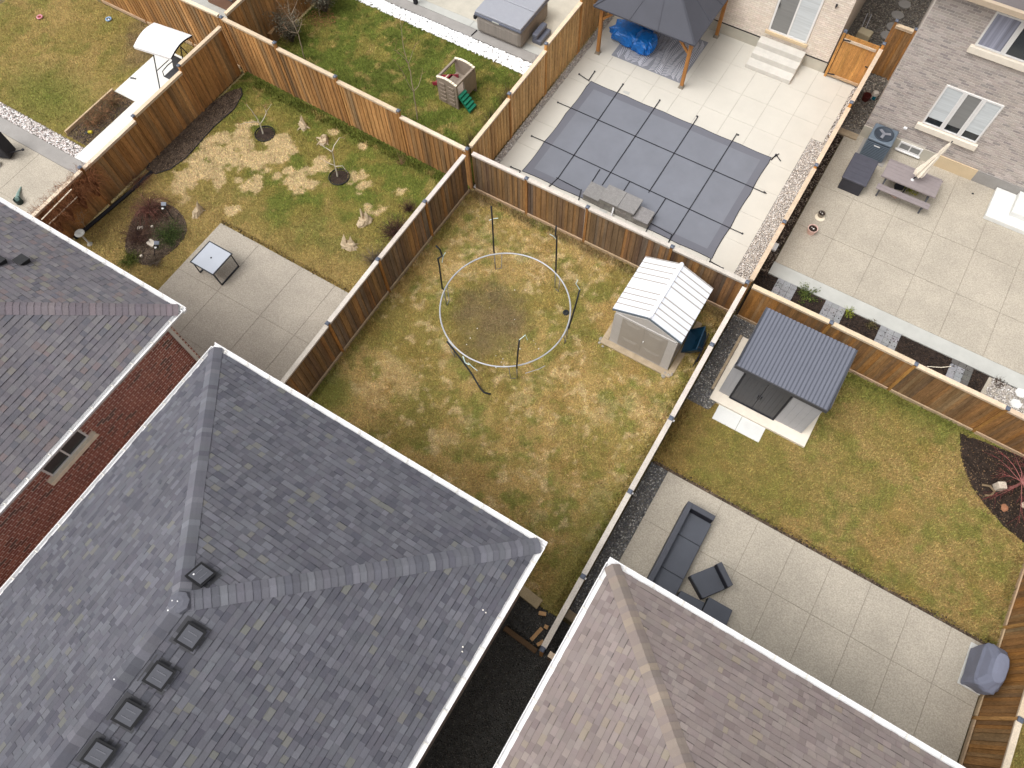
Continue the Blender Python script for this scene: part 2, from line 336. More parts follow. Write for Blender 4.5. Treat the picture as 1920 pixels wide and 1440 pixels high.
BED_L = [(_c.x + math.cos(t) * (1.05 + .12 * math.sin(3 * t)) - .25 * math.sin(t), _c.y + math.sin(t) * (1.28 + .1 * math.cos(2 * t))) for t in np.linspace(0, 2 * math.pi, 24, endpoint=False)]
def sheet(name, poly, yard, z=0.0, step=.1):
    xs = [p[0] for p in poly]; ys = [p[1] for p in poly]
    nx = int((max(xs) - min(xs)) / step) + 1; ny = int((max(ys) - min(ys)) / step) + 1
    gx, gy = np.meshgrid(np.linspace(min(xs), max(xs), nx + 1), np.linspace(min(ys), max(ys), ny + 1)); gx = gx.ravel(); gy = gy.ravel()
    V = np.stack([gx, gy, z + .02 * (fbm(gx, gy, 1.2, 3) - .5)], 1)
    i, j = np.meshgrid(np.arange(nx), np.arange(ny)); a = (j * (nx + 1) + i).ravel()
    F = np.stack([a, a + 1, a + nx + 2, a + nx + 1], 1)
    o = np_mesh(name, V, F, 4, turf(gx, gy, yard) * .8, M['lawn']); o['kind'] = 'structure'
    for p in o.data.polygons: pass
    return o
BV, BC = [], []
def blades(poly, yard, dens, excl=(), h=.055, z=0.0):
    xs = [p[0] for p in poly]; ys = [p[1] for p in poly]
    n = int((max(xs) - min(xs)) * (max(ys) - min(ys)) * dens)
    x = RNG.uniform(min(xs), max(xs), n); y = RNG.uniform(min(ys), max(ys), n)
    k = inside(x, y, poly)
    for e in excl: k &= ~inside(x, y, e)
    if yard == 0:   # thin grass on the bare patch
        d = np.hypot(x + 6.8, y - 8.9); k &= ~((d < 1.1) & (RNG.random(n) < .5))
    x = x[k]; y = y[k]; n = len(x)
    a = RNG.uniform(0, 2 * math.pi, n); l = RNG.uniform(.03, .075, n); wd = RNG.uniform(.008, .02, n); hh = RNG.uniform(.3, 1.1, n) * h
    dx, dy = np.cos(a), np.sin(a)
    P = np.stack([np.stack([x - dy * wd, y + dx * wd, np.full(n, z)], 1), np.stack([x + dy * wd, y - dx * wd, np.full(n, z)], 1),
                  np.stack([x + dx * l, y + dy * l, z + hh], 1)], 1)
    c = turf(x, y, yard) * RNG.uniform(.62, 1.42, n)[:, None] * (1 + RNG.normal(0, .05, (n, 3)))
    BV.append(P.reshape(-1, 3)); BC.append(np.repeat(np.clip(c, .01, .9), 3, 0))

# ------------------------------------------------------------ SETTING: ground
mb = MB(); mb.add([(-700, -700, -.09), (700, -700, -.09), (700, 700, -.09), (-700, 700, -.09)], [(0, 1, 2, 3)])
mb.build('ground', M['dirt'])['kind'] = 'structure'
Y0 = [(-10.2, 2.3), (-.45, 2.3), (-.45, 13.12), (-10.2, 13.12)]
Y1 = [(-20.7, 2.5), (-10.3, 2.5), (-10.3, 13.2), (-20.7, 13.4)]
Y2 = [(-32, 7.45), (-20.9, 7.45), (-20.9, 13.4), (-32, 13.4)]
Y3 = [(-20.7, 13.5), (-10.3, 13.2), (-10.3, 18.65), (-20.7, 18.9)]
Y4 = [(-.35, 7.49), (9.5, 7.49), (9.5, 13.12), (-.35, 13.12)]
Y5 = [(9.6, -3), (14, -3), (14, 13), (9.6, 13)]
for nm, p, k in (('lawn', Y0, 0), ('lawn', Y1, 1), ('lawn', Y2, 2), ('lawn', Y3, 3), ('lawn', Y4, 4), ('lawn', Y5, 4)): sheet(nm, p, k)
shedbox = [(-3.35, 10.2), (-1.2, 10.2), (-1.2, 12.5), (-3.35, 12.5)]
dshedbox = [(.2, 10.05), (3.25, 10.05), (3.25, 12.5), (.2, 12.5)]
pavbox = [(.54, 9.54), (2.06, 9.54), (2.06, 10.12), (.54, 10.12)]
stripE = [(-.35, 9.75), (.35, 9.75), (1.1, 12.4), (1.1, 13.12), (-.35, 13.12)]
BED_W = [U(455, 178), U(452, 165), U(430, 172), U(395, 195), U(340, 245), U(290, 292), U(275, 318), U(292, 327), U(320, 318), U(350, 296), U(400, 240), U(440, 205)]
BED_W = [(p.x, p.y) for p in BED_W]
lpat = [(-16.8, -2), (-10.3, -2), (-10.3, 7.48), (-16.8, 7.48)]
blades(Y0, 0, 1150, [shedbox]); blades(Y1, 1, 1000, [lpat, BED_L, BED_W]); blades(Y2, 2, 750, h=.05)
blades(Y3, 3, 900, h=.07)
for P_, k_ in (([(-10.2, 2.4), (-9.95, 2.4), (-9.95, 13), (-10.2, 13)], 0), ([(-.75, 2.4), (-.5, 2.4), (-.5, 13), (-.75, 13)], 0), ([(-10, 12.8), (-.6, 12.8), (-.6, 13.07), (-10, 13.07)], 0), ([(-20, 12.9), (-10.4, 12.75), (-10.4, 13.1), (-20, 13.3)], 1), ([(-.3, 7.9), (-.1, 7.9), (-.1, 9.7), (-.3, 9.7)], 4), ([(3.3, 12.85), (7.2, 12.8), (7.2, 13.05), (3.3, 13.05)], 4), ([(9.25, 7.3), (9.5, 7.3), (9.5, 10.2), (9.25, 10.2)], 4), ([(-16.9, 7.5), (-10.4, 7.5), (-10.4, 7.62), (-16.9, 7.62)], 1), ([(.2, 7.5), (9.3, 7.5), (9.3, 7.6), (.2, 7.6)], 4)): blades(P_, k_, 900, h=.15)
blades(Y3, 3, 10); blades(Y4, 4, 1150, [dshedbox, pavbox, stripE, BED_R]); blades([(9.65, 3), (11, 3), (11, 8), (9.65, 8)], 4, 600)
V = np.concatenate(BV); C = np.concatenate(BC)
gr = np_mesh('grass', V, np.arange(len(V)).reshape(-1, 3), 3, C, M['blade'])
tag(gr, 'short half-dormant turf of tan and green blades covering the yards', 'grass', kind='stuff')

def slabs(name, x0, x1, y0, y1, xj, yj, m, z=.03, jm='joint', gap=.006, poly=None):
    """paving of real slabs with sawn joints between them; a dark bed shows in the joints"""
    b = MB(); b.box(x0, x1, y0, y1, -.08, z - .012); bed = b.build(name + '_joints' if False else name, M[jm]); bed['kind'] = 'structure'
    xs = [x0] + list(xj) + [x1]; ys = [y0] + list(yj) + [y1]; g = MB()
    for i in range(len(xs) - 1):
        for j in range(len(ys) - 1):
            g.box(xs[i] + (gap if i else 0), xs[i + 1] - (gap if i < len(xs) - 2 else 0), ys[j] + (gap if j else 0), ys[j + 1] - (gap if j < len(ys) - 2 else 0), -.07, z)
    o = g.build(name, m); o['kind'] = 'structure'; return o
def fr(a, b, st):
    r = []; a += st
    while a < b - .1: r.append(a); a += st
    return r
# east patio (behind the brown-roofed house)
slabs('patio', .19, 9.45, -1, 7.42, [1.9, 2.98, 4.06, 5.13, 6.22, 7.31, 8.37], [2.3, 4.15, 5.83], M['concrete_r'])
# west patio
slabs('patio', -16.82, -10.3, -2, 7.49, [-15.1, -13.3, -11.9], [3.5, 5.35], M['concrete'])
# north-east deck of the grey brick house
slabs('patio', -.02, 14, 15.62, 22.1, [1.25, 2.62, 3.99, 5.36, 6.73, 8.1, 9.5], [17.4, 19.3], M['aggregate_b'])
b = MB(); b.box(-.04, 14, 15.1, 15.61, -.07, .034); b.build('patio_border', M['smooth'])['kind'] = 'structure'
# pool deck
pd = [-8.95, -7.95, -6.95, -5.95, -4.95, -3.95, -2.95, -1.95]
slabs('pool_deck', -9.95, -.98, 13.25, 24.3, pd, fr(13.25, 24.3, 1.22), M['cream'], gap=.004)
slabs('pool_deck', -.976, -.56, 21.1, 24.3, [], [22.3, 23.5], M['cream'], gap=.004)
# north yard concrete
slabs('patio', -21, -10.35, 19.75, 26, [-18.4, -14.6], [22.8], M['smooth'], z=.035)
b = MB(); b.box(-21, -10.35, 19.3, 19.74, -.07, .03); b.build('patio_border', M['greycon'])['kind'] = 'structure'
b = MB(); b.box(-17.5, -10.35, 20.1, 26, .03, .042); b.build('patio', M['foundation'])['kind'] = 'structure'
# far west patio
slabs('patio', -34, -20.95, -2, 6.45, [-30, -27.3, -24.6], [2.6, 4.5], M['aggregate_b'])
b = MB(); b.box(-34, -20.95, 6.46, 6.98, -.07, .034); b.build('patio_border', M['greycon'])['kind'] = 'structure'
b = MB(); b.box(-24.4, -20.95, 10.1, 12.75, -.07, .04).box(-23.35, -20.95, 6.99, 10.095, -.07, .038); b.build('path', M['whitecon'])['kind'] = 'structure'
b = MB(); b.box(-34, -20.95, 13.6, 22, -.07, .03); b.build('patio', M['smooth'])['kind'] = 'structure'
# planting beds and soil
def bed(name, poly, m, z=.02, h=.05):
    b = MB(); b.prism(poly, -.05, z); o = b.build(name, m); o['kind'] = 'structure'; return o
bed('soil', [(p[0], p[1]) for p in BED_R], M['soil'])
bed('soil', BED_L, M['bark'])
bed('soil', [(-.3, 7.43), (9.5, 7.43), (9.5, 7.52), (-.3, 7.52)], M['bark'], z=.012)
bed('soil', BED_W, M['bark'])
bed('soil', [(-24.4, 7.6), (-23.4, 7.6), (-23.4, 10.1), (-24.4, 10.1)], M['bark'])
bed('soil', [(-.3, 13.22), (14, 13.22), (14, 15.08), (-.3, 15.08)], M['soil'], z=.015)
bed('soil', [(-.3, 15.0), (-.05, 15.0), (-.05, 22.1), (-.3, 22.1)], M['soil'], z=.012)
bed('soil', [(-22.8, 12.8), (-20.95, 12.8), (-20.95, 13.35), (-22.8, 13.35)], M['soil'], z=.015)
bed('side_yard', [(-1.7, -16), (.4, -16), (.4, 2.29), (-1.7, 2.29)], M['darkgravel'], z=-.02)
bed('side_yard', [(-11.3, -16), (-9.3, -16), (-9.3, 2.4), (-11.3, 2.4)], M['soil'], z=-.02)
bed('side_yard', [(-1.85, 22.1), (.45, 22.1), (.45, 36), (-1.85, 36)], M['gravelbed'], z=.0)
bed('gravel_bed', [(-.35, 2.4), (.185, 2.4), (.185, 7.42), (-.35, 7.42)], M['gravelbed'], z=.012)
bed('gravel_bed', stripE, M['gravelbed'], z=.022)
bed('gravel_bed', [(-10.2, 13.2), (-9.96, 13.2), (-9.96, 26), (-10.2, 26)], M['beigegravel'], z=.01)
bed('gravel_bed', [(6.9, 13.25), (9, 13.25), (9, 15.05), (7.1, 15.05)], M['concrete_r'], z=.02)
bed('gravel_bed', [(-.97, 13.2), (-.38, 13.2), (-.38, 21.09), (-.97, 21.09)], M['beigegravel'], z=.01)
bed('gravel_bed', [(-21, 18.8), (-10.35, 18.65), (-10.35, 19.29), (-21, 19.29)], M['gravelbed'], z=.01)
bed('gravel_bed', [(-34, 6.99), (-23.36, 6.99), (-23.36, 7.5), (-34, 7.5)], M['gravelbed'], z=.01)

def pebbles(name, label, poly, dens, rad, cols, z=0.0, flat=.38):
    xs = [p[0] for p in poly]; ys = [p[1] for p in poly]
    n = int((max(xs) - min(xs)) * (max(ys) - min(ys)) * dens)
    x = RNG.uniform(min(xs), max(xs), n); y = RNG.uniform(min(ys), max(ys), n); k = inside(x, y, poly); x = x[k]; y = y[k]; n = len(x)
    r = RNG.uniform(rad[0], rad[1], n); a = RNG.uniform(0, 6.28, n); e = RNG.uniform(.65, 1.35, n)
    o6 = np.array([(1, 0, 0), (0, 1, 0), (-1, 0, 0), (0, -1, 0), (.1, .1, 1), (0, 0, -.3)]) 
    ca, sa = np.cos(a)[:, None], np.sin(a)[:, None]
    lx = o6[None, :, 0] * r[:, None] * e[:, None] * RNG.uniform(.8, 1.2, (n, 6)); ly = o6[None, :, 1] * r[:, None] / e[:, None] * RNG.uniform(.8, 1.2, (n, 6))
    P = np.stack([x[:, None] + lx * ca - ly * sa, y[:, None] + lx * sa + ly * ca, z + r[:, None] * flat * (o6[None, :, 2] + .15) + RNG.uniform(0, .012, n)[:, None]], 2)
    f = np.array([(0, 1, 4), (1, 2, 4), (2, 3, 4), (3, 0, 4), (1, 0, 5), (2, 1, 5), (3, 2, 5), (0, 3, 5)])
    F = (f[None] + (np.arange(n) * 6)[:, None, None]).reshape(-1, 3)
    cc = np.clip(np.array(cols)[RNG.integers(0, len(cols), n)] * RNG.uniform(.75, 1.2, n)[:, None] * 1.45, 0, .9)
    o = np_mesh(name, P.reshape(-1, 3), F, 3, np.repeat(cc, 6, 0), M['pebble']); tag(o, label, 'gravel', kind='stuff'); return o
GREYP = [s(120, 118, 116), s(90, 88, 88), s(70, 68, 68), s(150, 145, 140), s(62, 60, 62)]
DARKP = [s(102, 103, 104), s(90, 91, 92), s(116, 116, 117), s(80, 80, 82), s(140, 138, 134), s(96, 96, 98), s(106, 103, 100), s(176, 172, 166)]
BEIGEP = [s(196, 190, 184), s(182, 174, 166), s(206, 202, 198), s(168, 160, 154), s(150, 142, 136), s(190, 182, 172)]
WHITEP = [s(245, 244, 246, .95), s(236, 236, 240, .95), s(250, 250, 250, .95)]
pebbles('gravel', 'dark grey river gravel strip between fence and east patio', [(-.33, 2.4), (.18, 2.4), (.18, 7.42), (-.33, 7.42)], 900, (.014, .034), DARKP, .015)
pebbles('gravel', 'dark grey gravel beside and behind the charcoal garden shed', stripE, 800, (.014, .034), DARKP, .025)
pebbles('gravel', 'near-black gravel in the shaded passage between the two near roofs', [(-1.62, -6), (.35, -6), (.35, 2.27), (-1.62, 2.27)], 600, (.012, .024), [s(84, 83, 80), s(66, 66, 64), s(54, 54, 54), s(108, 106, 100), s(74, 70, 62)], -.0)
pebbles('gravel', 'beige river stones between the tall cedar fence and the pool deck', [(-10.18, 13.25), (-9.55, 13.6), (-9.95, 13.25), (-9.97, 24.2), (-10.18, 24.2)], 850, (.02, .038), BEIGEP, .03)
pebbles('gravel', 'beige and brown river stones along the right side of the pool deck', [(-.96, 13.25), (-.38, 13.25), (-.38, 21.08), (-.96, 21.08)], 850, (.02, .038), BEIGEP, .025)
pebbles('gravel', 'beige river stones in the narrow gap beside the upper pool deck', [(-.55, 21.1), (-.38, 21.1), (-.38, 26), (-.55, 26)], 850, (.02, .04), BEIGEP, .01)
pebbles('gravel', 'grey-brown gravel between the beige and the grey brick house', [(-1.8, 22.2), (.42, 22.2), (.42, 32), (-1.8, 32)], 420, (.02, .045), [s(128, 120, 110), s(104, 96, 88), s(150, 142, 130), s(84, 78, 72)], .0)
pebbles('gravel', 'band of bright white stones edging the green lawn', [(-21, 18.78), (-10.4, 18.62), (-10.4, 19.25), (-21, 19.25)], 700, (.035, .075), WHITEP, .02)
pebbles('gravel', 'pale pink-grey gravel band beside the far left patio', [(-34, 7.0), (-23.37, 7.0), (-23.37, 7.48), (-34, 7.48)], 800, (.02, .045), [s(214, 206, 202), s(190, 180, 176), s(228, 222, 220), s(164, 150, 144)], .01)
pebbles('gravel', 'brown pebbles in the narrow bed beside the right-hand patio', [(-.3, 15.1), (-.05, 15.1), (-.05, 22.0), (-.3, 22.0)], 600, (.014, .035), [s(110, 96, 84), s(74, 62, 54), s(140, 128, 114), s(50, 44, 40)], .012)

CHIP = [s(96, 78, 64), s(70, 56, 48), s(120, 100, 80), s(58, 48, 42), s(150, 128, 104), s(84, 70, 60)]
def mulch(label, poly, dens, cols=CHIP, z=.022, rad=(.012, .03)):
    o = pebbles('mulch', label, poly, dens, rad, [tuple(x * .62 for x in c) for c in cols], z, .45); o['category'] = 'mulch'
mulch('coarse bark chips in the long bed along the left fence', BED_W, 420)
mulch('bark chips and dead leaves in the oval bed', BED_L, 420)
mulch('dark wood chips in the maple bed at the right edge', [(p[0], p[1]) for p in BED_R], 420, CHIP[:4] + [s(50, 42, 38)] * 3)
mulch('dark wood chips in the long bed below the right-hand patio', [(-.3, 13.25), (7.0, 13.25), (7.0, 15.06), (-.3, 15.06)], 380, [s(60, 48, 42), s(48, 40, 36), s(40, 34, 32), s(84, 66, 52)])
mulch('dry leaf crumbs and bark in the bed of dead plants', [(-24.38, 7.65), (-23.42, 7.65), (-23.42, 10.08), (-24.38, 10.08)], 420)
mulch('brown leaf crumbs along the edge of the east patio', [(-.3, 7.43), (9.4, 7.43), (9.4, 7.6), (-.3, 7.6)], 260, z=.02)
mulch('brown leaf crumbs along the edge of the west patio', [(-16.9, 7.48), (-10.4, 7.48), (-10.4, 7.62), (-16.9, 7.62)], 200, z=.02)
# ------------------------------------------------------------ roofs
def clip_poly(poly, planes):
    for a, b_, c in planes:             # keep a*u+b*v+c>=0
        out = []
        for i in range(len(poly)):
            p, q = poly[i], poly[(i + 1) % len(poly)]
            dp, dq = a * p[0] + b_ * p[1] + c, a * q[0] + b_ * q[1] + c
            if dp >= 0: out.append(p)
            if (dp >= 0) != (dq >= 0):
                t = dp / (dp - dq); out.append((p[0] + (q[0] - p[0]) * t, p[1] + (q[1] - p[1]) * t))
        poly = out
        if len(poly) < 3: return []
    return poly
def roof_face(mb, O, du, dv, ulen, vlen, planes, pick, expo=.125, tabw=(.08, .2), band=.72):
    O = Vector(O); du = Vector(du); dv = Vector(dv); nrm = du.cross(dv).normalized(); planes = list(planes) + [(0, -1, vlen)]
    rows = int(vlen / expo) + 1
    for i in range(rows):
        v0 = i * expo; u = -random.uniform(0, .2); run = None
        while u < ulen:
            w_ = random.uniform(*tabw); hi = random.random() < .5
            th = .014 if hi else .005
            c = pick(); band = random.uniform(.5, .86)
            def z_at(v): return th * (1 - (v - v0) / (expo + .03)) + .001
            for (a, b_, cc) in ((v0, v0 + expo * (.82 if hi else .9), c), (v0 + expo * (.82 if hi else .9), v0 + expo + .005, tuple(x * band for x in c))):  # top band: printed dark tone, deepened to paint the next course's shadow
                pl = clip_poly([(u, a), (u + w_, a), (u + w_, b_), (u, b_)], planes)
                if len(pl) >= 3: mb.add([O + du * p[0] + dv * p[1] + nrm * z_at(p[1]) for p in pl], [tuple(range(len(pl)))], cc)
            pl = clip_poly([(u, v0), (u + w_, v0), (u + w_, v0 + .004), (u, v0 + .004)], planes)
            if len(pl) >= 3:
                ua = min(p[0] for p in pl); ub = max(p[0] for p in pl)
                q0 = O + du * ua + dv * v0; q1 = O + du * ub + dv * v0
                mb.add([q0 - nrm * .012, q1 - nrm * .012, q1 + nrm * th, q0 + nrm * th], [(0, 1, 2, 3)], tuple(x * .35 for x in c))  # butt edge coloured much darker than its tab: painted course shadow line
            u += w_
def hipcap(mb, p, q, nl, nr, pick, width=.17, expo=.125):
    """bent cap shingles laid from p up to q over two roof planes with normals nl, nr"""
    p = Vector(p); q = Vector(q); d = (q - p); L_ = d.length; d.normalize(); n = int(L_ / expo)
    sl_ = d.cross(nl).normalized(); sr_ = nr.cross(d).normalized(); up = (nl + nr).normalized()
    if sl_.z > 0: sl_ = -sl_
    if sr_.z > 0: sr_ = -sr_
    for i in range(n):
        a = p + d * (i * expo) + up * .026; b_ = p + d * min((i + 1) * expo + .03, L_ + .03) + up * .014
        c = pick(); m_ = (sl_ + sr_) * .0
        pr = lambda o, t: [o + sl_ * width - up * .006, o + sl_ * width * .45 + up * .012, o + up * .012 * 0 + up * .02, o + sr_ * width * .45 + up * .012, o + sr_ * width - up * .006]
        A, B = pr(a, 0), pr(b_, 1)
        mb.add(A + B, [(k, k + 1, 6 + k, 5 + k) for k in range(4)], c)
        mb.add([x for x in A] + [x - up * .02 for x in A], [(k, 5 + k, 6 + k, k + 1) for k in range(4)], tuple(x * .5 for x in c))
def gutter(parent, x0, y0, x1, y1, out, z, m='white', w=.122):
    """K-style trough hung on the fascia, with hanger straps"""
    p = Vector((x0, y0, 0)); q = Vector((x1, y1, 0)); o = Vector((out[0], out[1], 0)); d = (q - p).normalized()
    prof = [(-.01, .0), (-.01, -.11), (w * .72, -.11), (w * .86, -.06), (w, -.03), (w, .004), (w - .016, .004), (w - .026, -.012), (w * .72, -.045), (w * .6, -.055), (.012, -.055), (.012, .004), (-.01, .004)]
    b = MB(); n = len(prof)
    vs = [p + o * a + Vector((0, 0, z + h)) for a, h in prof] + [q + o * a + Vector((0, 0, z + h)) for a, h in prof]
    b.add(vs, [(i, (i + 1) % n, n + (i + 1) % n, n + i) for i in range(n)] + [tuple(range(n)), tuple(range(2 * n - 1, n - 1, -1))])
    g = b.build('gutter', M[m], parent)
    L_ = (q - p).length; k = .35
    while k < L_:
        c = p + d * k; st = MB(); st.bar(c + Vector((0, 0, z - .004)), c + o * (w - .008) + Vector((0, 0, z - .002)), .022, .004)
        st.bar(c + o * (w - .03) + Vector((0, 0, z + .004)), c + o * (w - .005) + Vector((0, 0, z + .004)), .03, .01)
        k += .61; st.build('gutter_hanger', M['soffit'], g)
    return g
def hip_roof_house(root, x0, x1, yt, yb, ze, k, pick, pickcap, wallmat, brickwall=None, gut=True, open_right=True):
    """x0..x1 by yb..yt outer gutter line; the hip end faces +Y"""
    g = .11; X0, X1, YT = x0 + g, x1 - g, yt - g; hw = (X1 - X0) / 2; xm = (X0 + X1) / 2
    zr = ze + .02 + hw * k; ya = YT - hw; sl_ = math.hypot(1, k)
    mb = MB()
    # back hip face: u along -X.., v toward -Y
    cl = 1 / sl_
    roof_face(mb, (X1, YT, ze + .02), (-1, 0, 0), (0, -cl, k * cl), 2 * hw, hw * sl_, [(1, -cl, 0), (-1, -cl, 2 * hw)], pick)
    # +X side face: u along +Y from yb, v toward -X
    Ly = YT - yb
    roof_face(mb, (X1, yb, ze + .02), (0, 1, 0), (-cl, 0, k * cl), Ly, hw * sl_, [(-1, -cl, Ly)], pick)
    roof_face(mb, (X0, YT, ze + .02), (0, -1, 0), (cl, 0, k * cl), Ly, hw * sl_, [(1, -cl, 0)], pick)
    base = MB(); z0 = ze + .012
    A, B, Cc, D = (X0, YT, z0), (X1, YT, z0), (X1, yb, z0), (X0, yb, z0); P, Q = (xm, ya, zr - .01), (xm, yb, zr - .01)
    mb.add([A, B, Cc, D, P, Q], [(1, 0, 4), (2, 1, 4, 5), (0, 3, 5, 4)], (.06, .06, .065))
    roof = mb.build('roof', M['shingle'], root)
    nb = Vector((0, k, 1)).normalized(); ne = Vector((k, 0, 1)).normalized(); nw = Vector((-k, 0, 1)).normalized()
    hb = MB(); ap = Vector((xm, ya, zr))
    hipcap(hb, (X1, YT, ze + .02), ap, ne, nb, pickcap); hipcap(hb, (X0, YT, ze + .02), ap, nb, nw, pickcap)
    hipcap(hb, (xm, yb, zr), ap, ne, nw, pickcap)
    hb.lathe((xm, ya, zr - .03), [(.19, -.02), (.17, .03), (.09, .055), (.0, .06)], 8, pickcap(), cap1=False)
    hb.build('ridge_cap', M['shingle'], roof)
    # fascia, soffit, walls
    f = MB(); f.box(X0 - .0, X1, YT - .02, YT - .001, ze - .18, ze + .015).box(X1 - .02, X1 - .001, yb, YT - .022, ze - .18, ze + .013).box(X0 + .001, X0 + .02, yb, YT - .022, ze - .18, ze + .013)
    f.build('fascia', M['white'], root)
    f = MB(); f.box(X0 + .02, X1 - .02, yb, YT - .022, ze - .2, ze - .185); f.build('soffit', M['soffit'], root)
    gutter(root, X0 - g, YT, X1 + g, YT, (0, 1), ze); gutter(root, X1, YT + .002, X1, yb, (1, 0), ze - .003); gutter(root, X0, YT + .002, X0, yb, (-1, 0), ze - .003)
    return roof, (X0, X1, YT, xm, ya, zr, cl)

def picker(cols, wts, va=.07):
    tot = sum(wts)
    def f():
        r = random.random() * tot
        for c, w_ in zip(cols, wts):
            r -= w_
            if r <= 0: return vary(c, va, .015)
        return vary(cols[-1], va, .015)
    return f
pk_main = picker([s(115, 115, 123, 0.64), s(108, 107.5, 116, 0.64), s(124, 124, 132, 0.64), s(128, 127, 124, 0.64), s(100, 100, 109, 0.64)], [6, 4, 2.2, .6, 1.6], .04)
pk_mcap = picker([s(121, 121, 129, 0.66), s(111, 111, 120, 0.66), s(132, 132, 140, 0.66)], [3, 2, 1.4], .05)
pk_tan = picker([s(146, 134, 130, .78), s(140, 128, 125, .78), s(153, 141, 136, .78), s(154, 142, 129, .78), s(134, 122, 119, .78)], [6, 3, 2.2, .8, 1.4], .03)
pk_tcap = picker([s(150, 137, 127, .78), s(160, 147, 132, .78), s(142, 130, 124, .78)], [3, 1.6, 2], .035)
pk_grey = picker([s(126, 122, 127, .72), s(120, 116, 122, .72), s(134, 130, 133, .72), s(132, 121, 122, .72), s(113, 111, 118, .72), s(136, 132, 126, .72)], [6, 3, 2.2, 1.2, 1.4, .6], .035)
pk_gcap = picker([s(134, 125, 130, .76), s(140, 129, 133, .76), s(126, 118, 124, .76)], [3, 2, 2], .04)

hm = thing('house', 'nearest house, slate-grey hip roof with four square roof vents below its ridge', 'house', (-5.5, -4, 0))
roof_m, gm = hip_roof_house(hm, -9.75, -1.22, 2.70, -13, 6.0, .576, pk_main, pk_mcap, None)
b = MB(); b.box(-9.3, -1.66, -13, 2.25, -.1, 5.8); b.build('wall', M['mortar_red'], hm)
def on_right_slope(px, py, gm_, k, ze):   # point of the +X slope seen at a pixel
    X1 = gm_[1]; d = ray(px, py)            # z = ze+.02 + (X1-x)*k
    t = (ze + .02 + X1 * k - CAMH) / (d.z + d.x * k); return Vector((d.x * t, d.y * t, CAMH + d.z * t))
def roof_vent(px, py, rot=0, size=.31, on='side'):
    if on == 'side': p = on_right_slope(px, py, gm, .576, 6.0); n = Vector((.576, 0, 1)).normalized()
    else:
        d = ray(px, py); k = .576; t = (6.02 + gm[2] * k - CAMH) / (d.z + d.y * k); p = Vector((d.x * t, d.y * t, CAMH + d.z * t)); n = Vector((0, .576, 1)).normalized()
    up = n; dn = Vector((n.x, n.y, -(n.x ** 2 + n.y ** 2) / n.z)).normalized(); sx = up.cross(dn).normalized()
    T = lambda a, b_, h: p + dn * a + sx * b_ + up * h
    h = size / 2; q = size * .72; b1 = MB(); b2 = MB()
    b1.hexa([T(-q, -q, .004), T(q, -q, .004), T(q, q, .004), T(-q, q, .004)], [T(-q, -q, .01), T(q, -q, .01), T(q, q, .01), T(-q, q, .01)], s(70, 70, 74))
    b1.hexa([T(-h * .95, -h * .95, .01), T(h * .95, -h * .95, .01), T(h * .95, h * .95, .01), T(-h * .95, h * .95, .01)], [T(-h * 1.12, -h * 1.12, .09), T(h * 1.12, -h * 1.12, .09), T(h * 1.12, h * 1.12, .09), T(-h * 1.12, h * 1.12, .09)], s(26, 26, 29))
    g = h * .86
    b1.hexa([T(-g, -g, .09), T(g, -g, .09), T(g, g, .09), T(-g, g, .09)], [T(-g, -g, .102), T(g, -g, .1), T(g, g, .1), T(-g, g, .102)], s(90, 91, 98))
    for a in (-.4, .4): b1.hexa([T(-g * .6, a * g - .01, .1), T(g * .6, a * g - .01, .1), T(g * .6, a * g + .01, .1), T(-g * .6, a * g + .01, .1)], [T(-g * .6, a * g - .004, .108), T(g * .6, a * g - .004, .106), T(g * .6, a * g + .004, .106), T(-g * .6, a * g + .004, .108)], s(112, 113, 120))
    r = b1.build('roof_vent', M['mix'], roof_m)
    return r
for px, py in ((357, 1191), (299, 1265), (242, 1336), (186, 1411)): roof_vent(px, py)
roof_vent(377, 1083, on='back')
b = MB(); random.seed(3)
for px, py in ((326, 1127), (336, 1128), (318, 1145), (218, 1274), (366, 1078)):
    p = on_right_slope(px, py, gm, .576, 6.0); b.rock((p.x, p.y, p.z + .06), .014, col=(.85, .85, .85))
for px, py in ((906, 1144), (911, 1149), (868, 1213), (867, 1222)):
    p = on_right_slope(px, py, gm, .576, 6.0); b.rock((p.x, p.y, p.z + .02), .02, col=(.8, .76, .68))
tag(b.build('debris', M['pebble']), 'few tiny white scraps lying on the slate-grey roof', 'debris')

ht = thing('house', 'house with the brown-taupe shingled roof at bottom right', 'house', (4.4, -4, 0))
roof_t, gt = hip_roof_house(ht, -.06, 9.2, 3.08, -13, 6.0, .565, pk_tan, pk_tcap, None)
b = MB(); b.box(.4, 8.75, -13, 2.65, -.1, 5.8); b.build('wall', M['mortar'], ht)

hg = thing('house', 'house at left with purple-grey shingles above a red brick wall', 'house', (-15.5, -4, 0))
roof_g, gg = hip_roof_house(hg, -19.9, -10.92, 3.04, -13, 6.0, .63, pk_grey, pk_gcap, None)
for px, py in ((2, 492), (46, 491)):
    d = ray(px, py); k = .63; t = (6.02 + gg[2] * k - CAMH) / (d.z + d.y * k); p = Vector((d.x * t, d.y * t, CAMH + d.z * t))
    b = MB(); b.cbox(p + Vector((0, 0, .05)), .22, .2, .1, 0, rx=-.3).cbox(p + Vector((0, -.01, .11)), .27, .25, .03, 0, rx=-.2); b.build('roof_vent', M['ventdark'], roof_g, bevel=.01)

